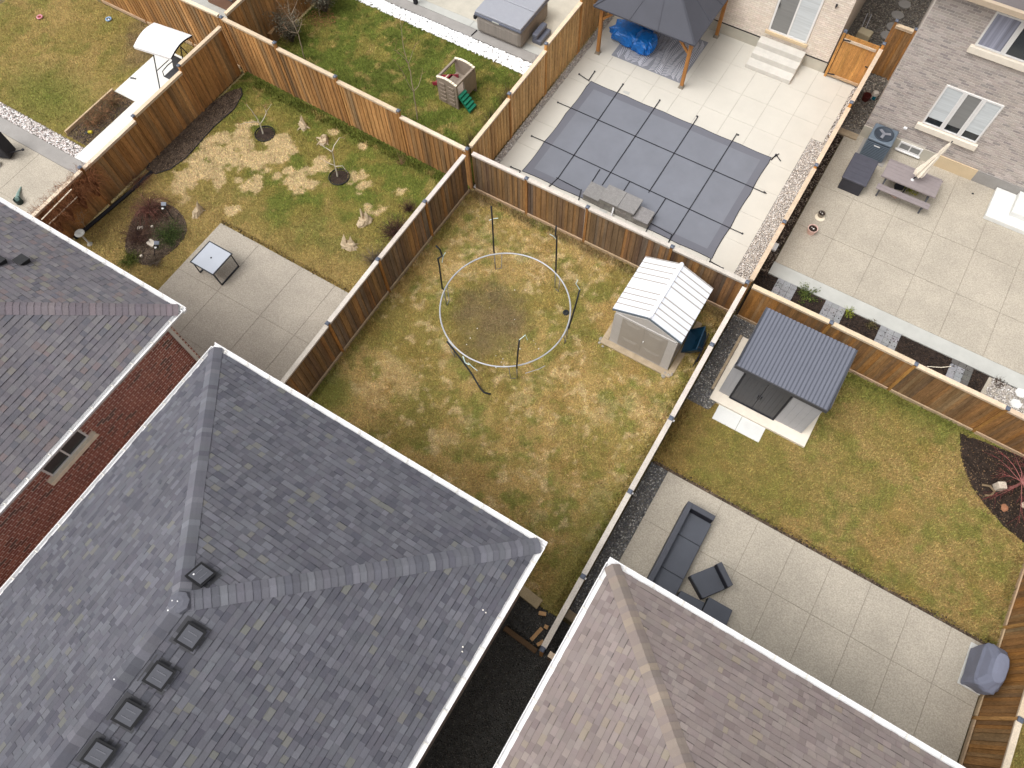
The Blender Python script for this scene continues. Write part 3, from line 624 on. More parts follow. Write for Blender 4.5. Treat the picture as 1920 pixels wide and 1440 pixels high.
def bricks(mb, ax, const, sign, a0, a1, z0, z1, bw, bh, pick, holes=(), gap=.016, off=.007):
    rows = int((z1 - z0) / bh)
    for i in range(rows):
        za = z0 + i * bh; zb = za + bh - gap; a = a0 - (bw / 2 if i % 2 else 0)
        while a < a1:
            p, q = max(a, a0), min(a + bw - gap, a1)
            segs = [(p, q)]
            for h in holes:
                if zb > h[2] + .02 and za < h[3] - .02:
                    segs = [t for (m, n_) in segs for t in ((m, min(n_, h[0])), (max(m, h[1]), n_)) if t[1] - t[0] > .02]
            c = pick()
            for (p, q) in segs:
                if q - p < .02: continue
                k = const + sign * off
                if ax == 'x': vs = [(p, k, za), (q, k, za), (q, k, zb), (p, k, zb)]; bk = [(v[0], const, v[2]) for v in vs]
                else: vs = [(k, p, za), (k, q, za), (k, q, zb), (k, p, zb)]; bk = [(const, v[1], v[2]) for v in vs]
                mb.add(vs + bk, [(0, 1, 2, 3), (3, 2, 6, 7), (0, 4, 5, 1)], c)
            a += bw
pk_red = picker([s(146, 92, 80, 1.15), s(138, 86, 76, 1.15), s(156, 102, 88, 1.15), s(118, 80, 72, 1.15), s(104, 82, 76, 1.15)], [5, 4, 3, 1.4, .6], .08)
wl = MB(); wl.box(-19.45, -11.26, -13, 2.6, -.1, 5.8); wall = wl.build('wall', M['mortar_red'], hg)
bb = MB(); wy0, wy1 = -1.47, -.37
bricks(bb, 'y', -11.26, 1, -9, 2.6, 0, 5.8, .225, .078, pk_red, gap=.02, holes=[(wy0, wy1, 5.1, 5.9), (-1.62, -.24, 4.92, 5.1)])
bricks(bb, 'x', 2.6, 1, -19.45, -11.26, 0, 5.8, .215, .075, pk_red)
bb.build('brickwork', M['brick'], wall)
b = MB(); x = -11.245
b.box(x - .02, x + .02, wy0, wy1, 5.1, 5.14).box(x - .02, x + .02, wy0, wy0 + .045, 5.142, 5.85).box(x - .02, x + .02, wy1 - .045, wy1, 5.142, 5.85).box(x - .02, x + .022, -.945, -.905, 5.142, 5.85)
win = b.build('window', M['frame'], hg)
b = MB(); b.box(x - .03, x - .004, wy0 + .02, wy1 - .02, 5.12, 5.84); b.build('pane', M['glassdark'], win)
b = MB(); b.box(x - .02, x + .1, -1.62, -.24, 4.97, 5.095); b.build('sill', M['ivory'], win, bevel=.006)
b = MB(); b.bar((-11.2, 2.50, 5.85), (-11.2, 2.50, .1), .07, .09, up=(0, 1, 0)).bar((-11.0, 2.53, 5.9), (-11.2, 2.5, 5.75), .07, .07); b.build('downspout', M['soffit'], hg, bevel=.01)

# ------------------------------------------------------------ beige brick house (pool yard)
hb_ = thing('house', 'cream brick house with sliding patio door behind the pool', 'house', (-6, 28, 0))
wl = MB(); wl.box(-13, -1.8, 24.32, 36, 0, 6); wb = wl.build('wall', M['mortar_beige'], hb_)
bb = MB(); pk_b = picker([s(228, 216, 202, .92), s(222, 209, 195, .92), s(232, 221, 208, .92)], [4, 3, 2], .025)
bricks(bb, 'x', 24.32, -1, -13, -1.8, .5, 5.9, .24, .075, pk_b, holes=[(-4.3, -2.75, .72, 3.1)]); bb.build('brickwork', M['brick'], wb)
b = MB(); b.box(-13, -1.79, 24.29, 24.315, 0, .47); b.build('foundation', M['foundation'], hb_)
b = MB(); b.box(-13, -1.78, 24.28, 24.318, .47, .485); b.build('flashing', M['black'], hb_)
b = MB(); b.box(-4.35, -2.72, 24.24, 24.36, .76, .88); b.build('sill', M['foundcream'], hb_, bevel=.005)
b = MB(); y = 24.29
b.box(-4.27, -4.2, y, y + .05, .9, 3.05).box(-2.85, -2.78, y, y + .05, .9, 3.05).box(-4.198, -2.852, y, y + .05, .88, .95).box(-4.198, -2.852, y, y + .05, 3.0, 3.05).box(-3.56, -3.5, y + .002, y + .052, .952, 2.998)
dr = b.build('patio_door', M['frame'], hb_)
b = MB(); b.box(-4.2, -3.56, y + .02, y + .03, .95, 3.0); b.build('screen', M['blindgrey'], dr)
b = MB(); b.box(-3.5, -2.85, y + .02, y + .03, .95, 3.0); b.build('blind', M['blind'], dr)
b = MB(); b.cbox((-4.17, y - .02, 1.95), .02, .04, .18); b.build('handle', M['black'], dr)
p = PY(1569, 10, 24.28); b = MB(); b.cbox((p.x, 24.27, p.z), .07, .05, .07).cbox((p.x, 24.24, p.z - .05), .03, .05, .05); b.build('tap', M['black'], hb_)
def simple_roof(root, x0, x1, y0, y1, z, m, gm_):
    b = MB(); ym = (y0 + y1) / 2; b.add([(x0, y0, z), (x1, y0, z), (x1, y1, z), (x0, y1, z), (x0 + 3, ym, z + 2.4), (x1 - 3, ym, z + 2.4)], [(0, 1, 5, 4), (1, 2, 5), (2, 3, 4, 5), (3, 0, 4), (3, 2, 1, 0)], s(110, 104, 104))
    b.build('roof', M['shingle'], root)
simple_roof(hb_, -13.3, -1.5, 24.0, 36, 6.05, None, None)
st = thing('steps', 'three wide cream concrete steps up to the sliding patio door', 'steps', (-3.5, 23.7, 0))
b = MB(); b.box(-4.42, -2.66, 23.1, 23.5, .03, .2).box(-4.42, -2.66, 23.501, 23.9, .03, .4).box(-4.42, -2.66, 23.901, 24.27, .03, .6); b.build('treads', M['stepcon'], st, bevel=.012)
b = MB(); b.box(-4.40, -2.68, 23.12, 24.25, -.02, .035); b.build('base', M['smooth'], st)

# ------------------------------------------------------------ grey brick house
hh = thing('house', 'grey brick two-storey house at top right with white windows', 'house', (6, 28, 0))
wl = MB(); wl.box(.42, 14, 22.12, 36, 0, 5.98); wg = wl.build('wall', M['mortar'], hh)
pk_gb = picker([s(166, 156, 150, 1.12), s(156, 147, 142, 1.12), s(174, 165, 159, 1.12), s(144, 137, 134, 1.12)], [5, 3, 3, 1.3], .04)
M['mortar_pale'] = mat('mortar_pale', s(214, 205, 196), rough=.95); wg.data.materials[0] = M['mortar_pale']
bb = MB(); HW = [(1.95, 3.78, 1.42, 3.05), (1.85, 3.86, 1.15, 1.42), (1.7, 2.55, .5, .56), (1.98, 4.4, 4.5, 5.66), (1.88, 4.5, 4.28, 4.5)]
bricks(bb, 'x', 22.12, -1, .42, 14, .5, 5.96, .25, .082, pk_gb, holes=HW); bb.build('brickwork', M['brick'], wg)
b = MB(); b.box(.41, 3.0, 22.08, 22.115, 0, .5); b.build('foundation', M['foundation'], hh)
b = MB(); b.box(3.001, 4.38, 22.07, 22.115, 0, .5); b.build('foundation', M['foundcream'], hh)
b = MB(); b.box(4.381, 14, 22.08, 22.115, 0, .5); b.build('foundation', M['greycon'], hh)
def g_window(x0, x1, z0, z1, muls, infill, sill):
    b = MB(); y = 22.10; f = .05
    b.box(x0, x1, y - .02, y + .03, z0, z0 + f).box(x0, x1, y - .02, y + .03, z1 - f, z1).box(x0, x0 + f, y - .022, y + .03, z0 + f, z1 - f).box(x1 - f, x1, y - .022, y + .03, z0 + f, z1 - f)
    for m in muls: b.box(m - .07, m - .012, y - .022, y + .03, z0 + f, z1 - f).box(m + .012, m + .07, y - .022, y + .03, z0 + f, z1 - f).box(m - .012, m + .012, y - .004, y + .03, z0 + f, z1 - f)
    w_ = b.build('window', M['frame'], hh)
    b = MB(); b.box(x0 + f, x1 - f, y + .012, y + .02, z0 + f, z1 - f); b.build('pane', M['glassdark'], w_)
    e = [x0 + f] + [v for m in muls for v in (m - .07, m + .07)] + [x1 - f]
    for k, (mm, lo) in enumerate(infill):
        b = MB(); b.box(e[2 * k], e[2 * k + 1], y + .002, y + .010, lo, z1 - f); b.build('blind', M[mm], w_)
    if sill: b = MB(); b.box(sill[0], sill[1], 22.0, 22.14, sill[2], sill[3]); b.build('sill', M['stone'], w_, bevel=.008)
    return w_
w1 = g_window(1.98, 3.75, 1.44, 3.02, [2.6, 3.17], [('blind', 1.72), ('blindgrey', 1.72), ('blind', 1.75)], (1.86, 3.86, 1.2, 1.41))
b = MB(); b.box(2.3, 2.42, 22.105, 22.111, 1.52, 1.7, s(214, 160, 90)); 
g_window(2.0, 4.38, 4.52, 5.64, [2.78, 3.6], [('curtain', 4.57), ('glassdark', 4.57), ('curtain', 4.57)], (1.9, 4.5, 4.3, 4.5))
b = MB(); b.box(1.74, 2.52, 22.05, 22.09, .14, .2).box(1.74, 2.52, 22.05, 22.09, .42, .48).box(1.74, 1.79, 22.05, 22.09, .2, .42).box(2.47, 2.52, 22.05, 22.09, .2, .42).box(2.11, 2.15, 22.05, 22.09, .2, .42).box(1.7, 2.56, 22.0, 22.08, .1, .138)
w3 = b.build('basement_window', M['frame'], hh)
b = MB(); b.box(1.79, 2.47, 22.06, 22.07, .2, .42); b.build('pane', M['blindgrey'], w3)
simple_roof(hh, .1, 14.3, 21.75, 36, 6.1, None, None)
b = MB(); b.box(.05, 14.3, 21.62, 21.745, 5.95, 6.1); b.build('gutter', M['tanmetal'], hh)
b = MB(); b.box(.1, 14.2, 21.748, 22.11, 5.93, 5.945); b.build('soffit', M['soffit'], hh)
st = thing('steps', 'white stepped concrete porch at the right edge by the grey brick wall', 'steps', (6.5, 21.5, 0))
b = MB(); b.box(5.2, 9, 20.7, 22.06, .03, .2); b.build('tread', M['whitecon'], st, bevel=.015)
b = MB(); b.box(5.85, 9, 21.08, 22.06, .2, .4); b.build('tread', M['whitecon'], st, bevel=.015)
b = MB(); b.box(6.5, 9, 21.5, 22.06, .4, .6); b.build('tread', M['whitecon'], st, bevel=.015)
b = MB(); b.box(5.24, 9, 20.74, 22.06, 0, .03); b.build('base', M['black'], st)

# ------------------------------------------------------------ fences
BR = picker([s(164, 119, 72, 1.1), s(150, 110, 68, 1.1), s(182, 138, 88, 1.1), s(112, 88, 62, 1.1), s(134, 112, 84, 1.1)], [4, 4, 2, 2.4, 1.8], .14)     # bright stained
DK = picker([s(122, 96, 68, 1.2), s(106, 87, 66, 1.2), s(140, 106, 66, 1.2), s(164, 116, 66, 1.2), s(108, 96, 84, 1.2), s(88, 70, 58, 1.2)], [4, 3.5, 3, 1.4, 2, 2.4], .14)   # dark weathered
MD = picker([s(140, 102, 62, 1.16), s(118, 90, 60, 1.16), s(160, 112, 58, 1.16), s(104, 84, 64, 1.16), s(134, 112, 82, 1.16)], [4, 3, 2.5, 2, 1.4], .1)
YL = picker([s(204, 164, 112, 0.99), s(190, 150, 98, 0.99), s(214, 176, 124, 0.99), s(172, 132, 88, 0.99)], [4, 4, 2, 1.5], .06)
RL = picker([s(222, 200, 172), s(212, 190, 164), s(228, 210, 186)], [3, 2, 2], .04)
RG = picker([s(208, 198, 188), s(218, 208, 198)], [1, 1], .04)
def fence(label, pts, rails, pal, rail_pal=RL, kick=0, cat='fence', side=1, postcol=None, name='wooden_fence', skip=()):
    """pts: (x, y, cap_z) of each post; rails: cap-rail height per bay; kick: side (-1/+1) that shows a bottom board"""
    root = thing(name, label, cat, (pts[0][0], pts[0][1], 0))
    for i, (x, y, z) in enumerate(pts):
        if i in skip: continue
        b = MB(); b.box(x - .045, x + .045, y - .045, y + .045, -.1, z - .03, vary(postcol or s(168, 122, 74), .12)); po = b.build('post', M['board'], root)
        b = MB(); b.box(x - .06, x + .06, y - .06, y + .06, z - .045, z - .01); b.hexa([(x - .06, y - .06, z - .01), (x + .06, y - .06, z - .01), (x + .06, y + .06, z - .01), (x - .06, y + .06, z - .01)], [(x - .025, y - .025, z + .015), (x + .025, y - .025, z + .015), (x + .025, y + .025, z + .015), (x - .025, y + .025, z + .015)])
        b.build('post_cap', M['cap'], po)
    for i in range(len(pts) - 1):
        p = Vector((pts[i][0], pts[i][1], 0)); q = Vector((pts[i + 1][0], pts[i + 1][1], 0)); d = (q - p).normalized(); L_ = (q - p).length; n = Vector((-d.y, d.x, 0)); z = rails[i]
        b = MB(); u = .05; k = 0
        while u < L_ - .05:
            wv = min(.1, L_ - .05 - u)
            if wv < .02: break
            c = mixc(pal(), cprev, .45) if k else pal(); cprev = c; o_ = n * (.009 if k % 2 else -.009); zt = z - .045
            a0 = p + d * u + o_; a1 = p + d * (u + wv - .004) + o_
            b.bar((a0 + a1) / 2 + Vector((0, 0, .03)), (a0 + a1) / 2 + Vector((0, 0, zt)), wv + (.03 if k % 2 else -.004), .016, c, up=n)
            u += wv; k += 1
        b.build('board_panel', M['board'], root)
        b = MB(); zr = z - .022; b.bar(p + d * .047 + Vector((0, 0, zr)), q - d * .047 + Vector((0, 0, zr)), .14, .036, rail_pal())
        b.bar(p + d * .05 + Vector((0, 0, z - .085)), q - d * .05 + Vector((0, 0, z - .085)), .075, .085, rail_pal())
        b.build('top_rail', M['rail'], root)
        if kick:
            b = MB(); o_ = n * (.045 * kick); b.bar(p + d * .05 + o_ + Vector((0, 0, .065)), q - d * .05 + o_ + Vector((0, 0, .065)), .038, .14, vary(s(190, 164, 134), .05)); b.build('kick_board', M['rail'], root)
    return root
fence('orange-brown cedar fence stepping down behind the straw-patched lawn', [(-20.8, 13.45, 2.38), (-18.3, 13.38, 2.42), (-15.65, 13.3, 2.25), (-13.0, 13.22, 2.12)][:4] + [(-10.25, 13.15, 1.93)], [2.34, 2.2, 2.06, 1.86], BR)
fence('dark weathered fence section between the trampoline yard and the pool', [(-10.1, 13.15, 1.85), (-8.0, 13.15, 1.85), (-5.78, 13.15, 1.85), (-2.87, 13.15, 1.85), (-.43, 13.15, 1.84)], [1.82, 1.82, 1.82, 1.8], DK, RG, kick=-1, postcol=s(150, 108, 64, 1), skip=(0,))
fence('brown fence with pale rail behind the charcoal shed and maple bed', [(-.29, 13.15, 1.8), (2.17, 13.15, 1.8), (4.66, 13.12, 1.76), (7.2, 13.1, 1.74), (9.7, 13.05, 1.74)], [1.77, 1.76, 1.72, 1.7], MD, RL, kick=-1, postcol=s(176, 130, 72), skip=(0,))
fence('dark-boarded fence left of the trampoline with blue-grey post caps', [(-10.25, 13.01, 1.84), (-10.27, 10.73, 1.88), (-10.27, 8.22, 1.88), (-10.24, 5.68, 1.86), (-10.2, 3.2, 1.84)], [1.8, 1.83, 1.83, 1.8], DK, RG, kick=1, postcol=s(170, 120, 66, 1), skip=(0,))
fence('fence right of the trampoline seen almost edge-on, running past the white shed', [(-.43, 13.0, 1.82), (-.44, 10.74, 1.84), (-.43, 8.14, 1.84), (-.43, 5.76, 1.84), (-.42, 3.25, 1.84), (-.41, 1.27, 1.84)], [1.8, 1.8, 1.8, 1.8, 1.8], DK, RG, skip=(0,))
fence('fence along the stone strip right of the pool deck', [(-.36, 13.3, 1.8), (-.35, 15.7, 1.86), (-.34, 18.2, 1.92), (-.33, 21.1, 2.05), (-.33, 24.0, 2.2)], [1.75, 1.78, 1.84, 1.98], YL, RL, postcol=s(216, 150, 78), skip=(0,))
fence('newer honey-coloured cedar fence left of the pool cover', [(-10.25, 13.3, 1.9), (-10.25, 15.77, 2.06), (-10.25, 18.2, 2.26), (-10.25, 20.7, 2.45), (-10.25, 23.2, 2.6)], [1.86, 1.98, 2.18, 2.35], YL, RL, postcol=s(206, 150, 90), skip=(0,))
fence('tall orange-brown fence with vines on its lower end, left of straw lawn', [(-20.8, 13.3, 2.3), (-20.8, 11.07, 2.12), (-20.8, 8.66, 1.9), (-20.8, 6.15, 1.85), (-20.8, 3.7, 1.85)], [2.12, 1.88, 1.72, 1.72], BR, skip=(0,))
fence('fence behind the garden swing at the top left', [(-20.95, 13.5, 2.36), (-23.4, 13.5, 2.4), (-25.9, 13.5, 2.4), (-28.4, 13.5, 2.4)], [2.34, 2.34, 2.34], BR, kick=1, skip=(0,))
fence('brown fence at the left end of the greenest lawn', [(-20.8, 13.62, 2.38), (-20.8, 16.0, 2.5), (-20.8, 18.4, 2.6), (-20.8, 20.8, 2.6)], [2.36, 2.46, 2.56], BR, skip=(0,))
fence('fence at the right edge behind the covered grill', [(9.55, 13.0, 1.85), (9.55, 10.6, 1.85), (9.55, 8.1, 1.85), (9.55, 5.6, 1.85), (9.57, 3.1, 1.85), (9.57, .6, 1.85)], [1.8] * 5, MD, RL, kick=-1, postcol=s(186, 140, 86))
fence('short low fence piece closing the gravel passage between the near roofs', [(-.28, 1.27, 1.84), (.36, 1.25, 1.8)], [1.78], DK, RL, skip=(0,))
# cedar gate beside the cream house
gt_ = thing('gate', 'bright cedar gate with black hinges beside the cream brick house', 'gate', (-1.1, 24.2, 0))
b = MB(); u = -1.62; 
while u < -.46: b.box(u, u + .118, 24.2, 24.22, .1, 1.86, vary(s(196, 144, 84), .1)); u += .121
b.build('board_panel', M['board'], gt_)
b = MB(); b.box(-1.62, -.46, 24.155, 24.198, .12, .21, s(200, 170, 136)).box(-1.62, -.46, 24.155, 24.198, 1.62, 1.71, s(206, 188, 166)); b.build('rail', M['rail'], gt_)
for z in (.2, 1.66):
    b = MB(); b.bar((-1.64, 24.145, z), (-1.38, 24.145, z + .05), .05, .008, up=(0, 1, 0)); b.build('hinge', M['black'], gt_)
b = MB(); b.cbox((-.5, 24.14, 1.0), .1, .03, .03); b.build('latch', M['black'], gt_)
b = MB(); b.box(-1.73, -1.64, 24.16, 24.25, 0, 1.95, s(196, 144, 84)); po = b.build('post', M['board'], gt_)
b = MB(); b.box(-1.745, -1.625, 24.145, 24.265, 1.93, 1.98); b.build('post_cap', M['cap'], po)
fence('short cedar return fence between gate post and grey brick corner', [(-.33, 25.2, 2.25), (.38, 25.2, 2.2)], [2.1], MD, RL)
# timbers and offcuts by the near corner
for lab, p, q, w_, h_, c in (('pale timber retaining beam at the end of the lawn under the near roof', U(975, 1106), U(1012, 1135), .28, .16, s(170, 152, 120)),
                         ('short pale timber beam right of the fence by the brown roof', U(1062, 1150), U(1090, 1170), .24, .14, s(160, 142, 116)),
                         ('dark wet timber plank across the shaded gravel passage', U(946, 1178), U(1006, 1222), .14, .14, s(106, 84, 62))):
    b = MB(); b.bar(p + Vector((0, 0, h_ / 2)), q + Vector((0, 0, h_ / 2)), w_, h_, c); tag(b.build('timber_beam', M['rail'], bevel=.01), lab, 'timber')
for lab, px, py, l, w_, h_, rz in (('short orange-tan wood offcut nearest the lawn edge', 1017, 1151, .2, .1, .1, .35), ('small square wood block beside the bottom fence post', 1024, 1176, .11, .1, .1, .1),
                               ('long offcut plank lying on the dark gravel by the fence end', 1006, 1189, .42, .1, .05, 1.35), ('narrow offcut next to the dark fence post cap', 1013, 1206, .2, .09, .05, 1.1)):
    p = U(px, py); b = MB(); b.cbox((p.x, p.y, h_ / 2 + .01), l, w_, h_, rz, s(206, 164, 118)); tag(b.build('wood_offcut', M['rail'], bevel=.004), lab, 'wood offcut', 'wood offcuts in the passage')

# ------------------------------------------------------------ pool: cover, straps, stone waterfall
pc = thing('pool_cover', 'grey mesh safety cover stretched over the swimming pool', 'pool cover', (-5.4, 17.1, 0))
x0, x1, y0, y1 = -9.08, -1.83, 14.63, 19.58
nx, ny = 48, 32; vs = []
SX = [-8.85, -7.35, -5.92, -4.42, -2.95]; SX = [U(1100, 155).x + .2, -7.52, -6.02, -4.5, -3.02]; SY = [18.2, 16.62]
for j in range(ny + 1):
    for i in range(nx + 1):
        a, b_ = i / nx, j / ny; x = x0 + (x1 - x0) * a; y = y0 + (y1 - y0) * b_
        e = min(a, 1 - a, b_, 1 - b_); 
        if j in (0, ny): y += (1 if j == 0 else -1) * .03 * abs(math.sin(math.pi * (x - x0) / 1.5))
        if i in (0, nx): x += (1 if i == 0 else -1) * .035 * abs(math.sin(math.pi * (y - y0) / 1.55))
        z = .046 - .004 * min(1, e * 9) + .003 * math.sin(x * 5) * math.sin(y * 4)
        vs.append((x, y, z))
b = MB(); b.add(vs, [(j * (nx + 1) + i, j * (nx + 1) + i + 1, (j + 1) * (nx + 1) + i + 1, (j + 1) * (nx + 1) + i) for j in range(ny) for i in range(nx)])
cv = b.build('cover_sheet', M['cover'], pc, smooth=True); cv.data.materials.append(M['coverband'])
for k, pl in enumerate(cv.data.polygons):
    j, i = divmod(k, nx)
    if i < 2 or i >= nx - 2 or j < 2 or j >= ny - 2: pl.material_index = 1
# cut the deck open? the cover lies just proud of the deck coping
def strap(b, p, q, hang=1, w_=.035):
    b.bar((p[0], p[1], .048), (q[0], q[1], .048), w_, .008)
def pxl(b, a, c, z=.056):
    p, q = U(a[0], a[1], z), U(c[0], c[1], z); b.bar(p, q, .034, .006)
S = [((1113, 134), (1060, 200)), ]
b = MB()
long_ = [((1168, 158), (1027, 352)), ((1237, 188), (1129, 347)), ((1309, 218), (1217, 360)), ((1380, 252), (1253, 455)), ((1455, 290), (1333, 500))]
for a, c in [((1115, 134), (1104, 150)), ((1086, 139), (1105, 152)), ((1168, 158), (1047, 333)), ((1047, 333), (1027, 352)), ((1237, 188), (1190, 257)), ((1190, 257), (1129, 347)), ((1309, 218), (1300, 232)), ((1300, 232), (1216, 361)),
             ((1382, 250), (1372, 266)), ((1372, 266), (1253, 455)), ((1046, 192), (1065, 200)), ((1065, 200), (1435, 362)), ((997, 255), (1018, 264)), ((1018, 264), (1374, 430)), ((1374, 430), (1392, 438)), ((1432, 358), (1437, 363)),
             ((1455, 290), (1446, 300)), ((1455, 290), (1464, 302)), ((958, 313), (976, 320)), ((1332, 490), (1355, 503)), ((1330, 492), (1333, 485)), ((1043, 333), (1088, 356)), ((1125, 317), (1106, 347)), ((1181, 340), (1165, 365)), ((1248, 372), (1219, 418)),
             ((1219, 418), (1260, 440)), ((1260, 440), (1253, 455)), ((976, 320), (973, 325)), ((1219, 418), (1211, 435)), ((1090, 355), (1084, 378)), ((1447, 297), (1461, 288)), ((1432, 360), (1392, 437))][:31]:
    pxl(b, a, c)
b.build('strap', M['black'], pc)
b = MB()
for px, py in ((1115, 134), (1086, 139), (1168, 158), (1237, 188), (1307, 218), (1384, 253), (1046, 192), (997, 255), (958, 313), (1455, 290), (1392, 438), (1355, 503)):
    p = U(px, py, .045); b.lathe((p.x, p.y, .035), [(.035, 0), (.035, .025), (.015, .03)], 8)
b.build('anchor', M['blackmetal'], pc)
idx = [i for i in range(nx + 1)] + [j * (nx + 1) + nx for j in range(1, ny + 1)] + [ny * (nx + 1) + i for i in range(nx - 1, -1, -1)] + [j * (nx + 1) for j in range(ny - 1, -1, -1)]
b = MB(); vv_ = [(cv.data.vertices[k].co + Vector((-5.4, 17.1, 0)) * 0 + pc.location) for k in idx]; b.tube([(v.x, v.y, .046) for v in vv_], .012, 4)
b.build('edge_binding', M['black'], pc)
wf = thing('stone_feature', 'low grey stone waterfall wall at the lower edge of the pool cover', 'waterfall', (-6.5, 14.9, 0))
random.seed(5)
A_ = U(1090, 378); B_ = U(1212, 432)
b = MB(); c = MB()
n = 12; zt = [.30, .30, .30, .42, .42, .42, .42, .42, .42, .28, .28, .22]
for i in range(n):
    for k in range(3):
        t0, t1 = i / n, (i + 1) / n; xa = A_.x + (B_.x - A_.x) * t0; xb = A_.x + (B_.x - A_.x) * t1; h = zt[i] / 3
        b.box(xa + .003, xb - .003, 14.62 + random.uniform(0, .015), 15.02, .03 + k * h, .03 + (k + 1) * h - .006, vary(s(142, 138, 132), .13))
b.build('stone_wall', M['stonewall'], wf)
for (a, e, z, d0, d1) in ((0, .25, .33, 14.58, 15.2), (.25, .53, .45, 14.6, 15.3), (.53, .78, .45, 14.6, 15.3), (.78, 1.0, .31, 14.58, 15.15)):
    c = MB(); c.box(A_.x + (B_.x - A_.x) * a + .004, A_.x + (B_.x - A_.x) * e - .004, d0, d1, z + .001, z + .05, vary(s(140, 137, 136), .05)); c.build('cap_slab', M['stonewall'], wf, bevel=.008)
b = MB(); b.tube([U(1151, 381, .42), U(1150, 392, .3), U(1147, 402, .12), U(1146, 412, .05)], .03, 8); tag(b.build('hose', M['white'], smooth=True), 'short white hose hanging over the stone waterfall wall', 'hose')
for lab, q in (('square grey skimmer lid in the deck below the waterfall wall', [(1126, 392), (1139, 398), (1134, 403), (1121, 397)]), ('small grey skimmer lid at the upper edge of the pool cover', [(1170, 171), (1181, 175), (1178, 179), (1167, 174)])):
    b = MB(); b.prism([tuple(U(*k))[:2] for k in q], .03, .042); tag(b.build('skimmer_lid', M['smooth']), lab, 'skimmer lid')

# ------------------------------------------------------------ gazebo, rug, tarps
gz = thing('gazebo', 'hard-top gazebo with charcoal roof on cedar posts by the pool', 'gazebo', (-7.8, 22.5, 0))
gx0, gx1, gy0, gy1 = -9.55, -6.03, 21.0, 24.04
for x, y in ((gx0, gy0), (gx1, gy0), (gx1, gy1), (gx0, gy1)):
    b = MB(); b.box(x - .06, x + .06, y - .06, y + .06, .06, 2.05); po = b.build('post', M['wood'], gz, bevel=.008)
    b = MB(); b.box(x - .1, x + .1, y - .1, y + .1, .03, .06).box(x - .075, x + .075, y - .075, y + .075, .06, .14); b.build('base_plate', M['clay'], po)
    sx = 1 if x == gx0 else -1; sy = 1 if y == gy0 else -1
    b = MB(); b.bar((x + sx * .06, y, 1.55), (x + sx * .5, y, 1.98), .05, .09).bar((x, y + sy * .06, 1.55), (x, y + sy * .5, 1.98), .05, .09); b.build('brace', M['wood'], gz)
b = MB(); b.box(gx0 - .1, gx1 + .1, gy0 - .05, gy0 + .05, 2.02, 2.17).box(gx0 - .1, gx1 + .1, gy1 - .05, gy1 + .05, 2.02, 2.17).box(gx0 - .05, gx0 + .05, gy0 + .052, gy1 - .052, 2.02, 2.16).box(gx1 - .05, gx1 + .05, gy0 + .052, gy1 - .052, 2.02, 2.16)
b.build('beam', M['wood'], gz)
ex0, ex1, ey0, ey1, ez = -9.78, -5.82, 20.72, 24.3, 2.16; cx, cy = (ex0 + ex1) / 2, (ey0 + ey1) / 2
b = MB(); tz = 3.15; r = .5
lo = [(ex0, ey0, ez), (ex1, ey0, ez), (ex1, ey1, ez), (ex0, ey1, ez)]; hi = [(cx - r, cy - r, tz), (cx + r, cy - r, tz), (cx + r, cy + r, tz), (cx - r, cy + r, tz)]
b.add(lo + hi, [(0, 1, 5, 4), (1, 2, 6, 5), (2, 3, 7, 6), (3, 0, 4, 7), (4, 5, 6, 7)]); lo2 = [(p[0], p[1], ez - .05) for p in lo]
b.add(lo + lo2, [(0, 4, 5, 1), (1, 5, 6, 2), (2, 6, 7, 3), (3, 7, 4, 0), (4, 7, 6, 5)])
b.build('canopy_roof', M['canvas'], gz)
b = MB()
for p, q in zip(lo, hi): b.bar(Vector(p) + Vector((0, 0, .012)), Vector(q) + Vector((0, 0, .012)), .06, .02)
for t in (.36, .64):
    b.bar((ex0 + (ex1 - ex0) * t, ey0, ez + .012), (cx + (t - .5) * 2 * r, cy - r, tz + .012), .03, .014); b.bar((ex1, ey0 + (ey1 - ey0) * t, ez + .012), (cx + r, cy + (t - .5) * 2 * r, tz + .012), .03, .014)
b.build('roof_rib', M['canvas'], gz)
b = MB(); r2 = .75; b.add([(cx - r2, cy - r2, tz + .12), (cx + r2, cy - r2, tz + .12), (cx + r2, cy + r2, tz + .12), (cx - r2, cy + r2, tz + .12), (cx, cy, tz + .5)], [(0, 1, 4), (1, 2, 4), (2, 3, 4), (3, 0, 4), (3, 2, 1, 0)]); b.build('roof_cap', M['canvas'], gz)
# rug with herringbone leaf stripes
b = MB(); random.seed(9); RX0, RX1, RY0, RY1 = -9.05, -6.15, 21.15, 23.6
b.box(RX0, RX1, RY0, RY1, .031, .038, s(142, 144, 152))
random.seed(77)
for k in range(8):
    fx = .18 + .38 * k; ph = random.uniform(0, 6)
    for t in range(28):
        by_ = RY0 + .06 + t * .085; bx_ = RX0 + fx + .07 * math.sin(t * .22 + ph)
        for sg in (-1, 1):
            ll = .21; e_ = (bx_ + sg * ll * .86, by_ + (ll * .75 if k % 2 else -ll * .75) * (1 + .3 * math.sin(t * .3 + k)))
            if RX0 + .02 < e_[0] < RX1 - .02 and RY0 + .03 < e_[1] < RY1 - .03: b.bar((bx_ + sg * .015, by_, .0395), (e_[0], e_[1], .0395), .026, .003, s(204, 204, 212))
tag(b.build('rug', M['rug']), 'grey outdoor rug with pale leaf stripes under the gazebo', 'rug')
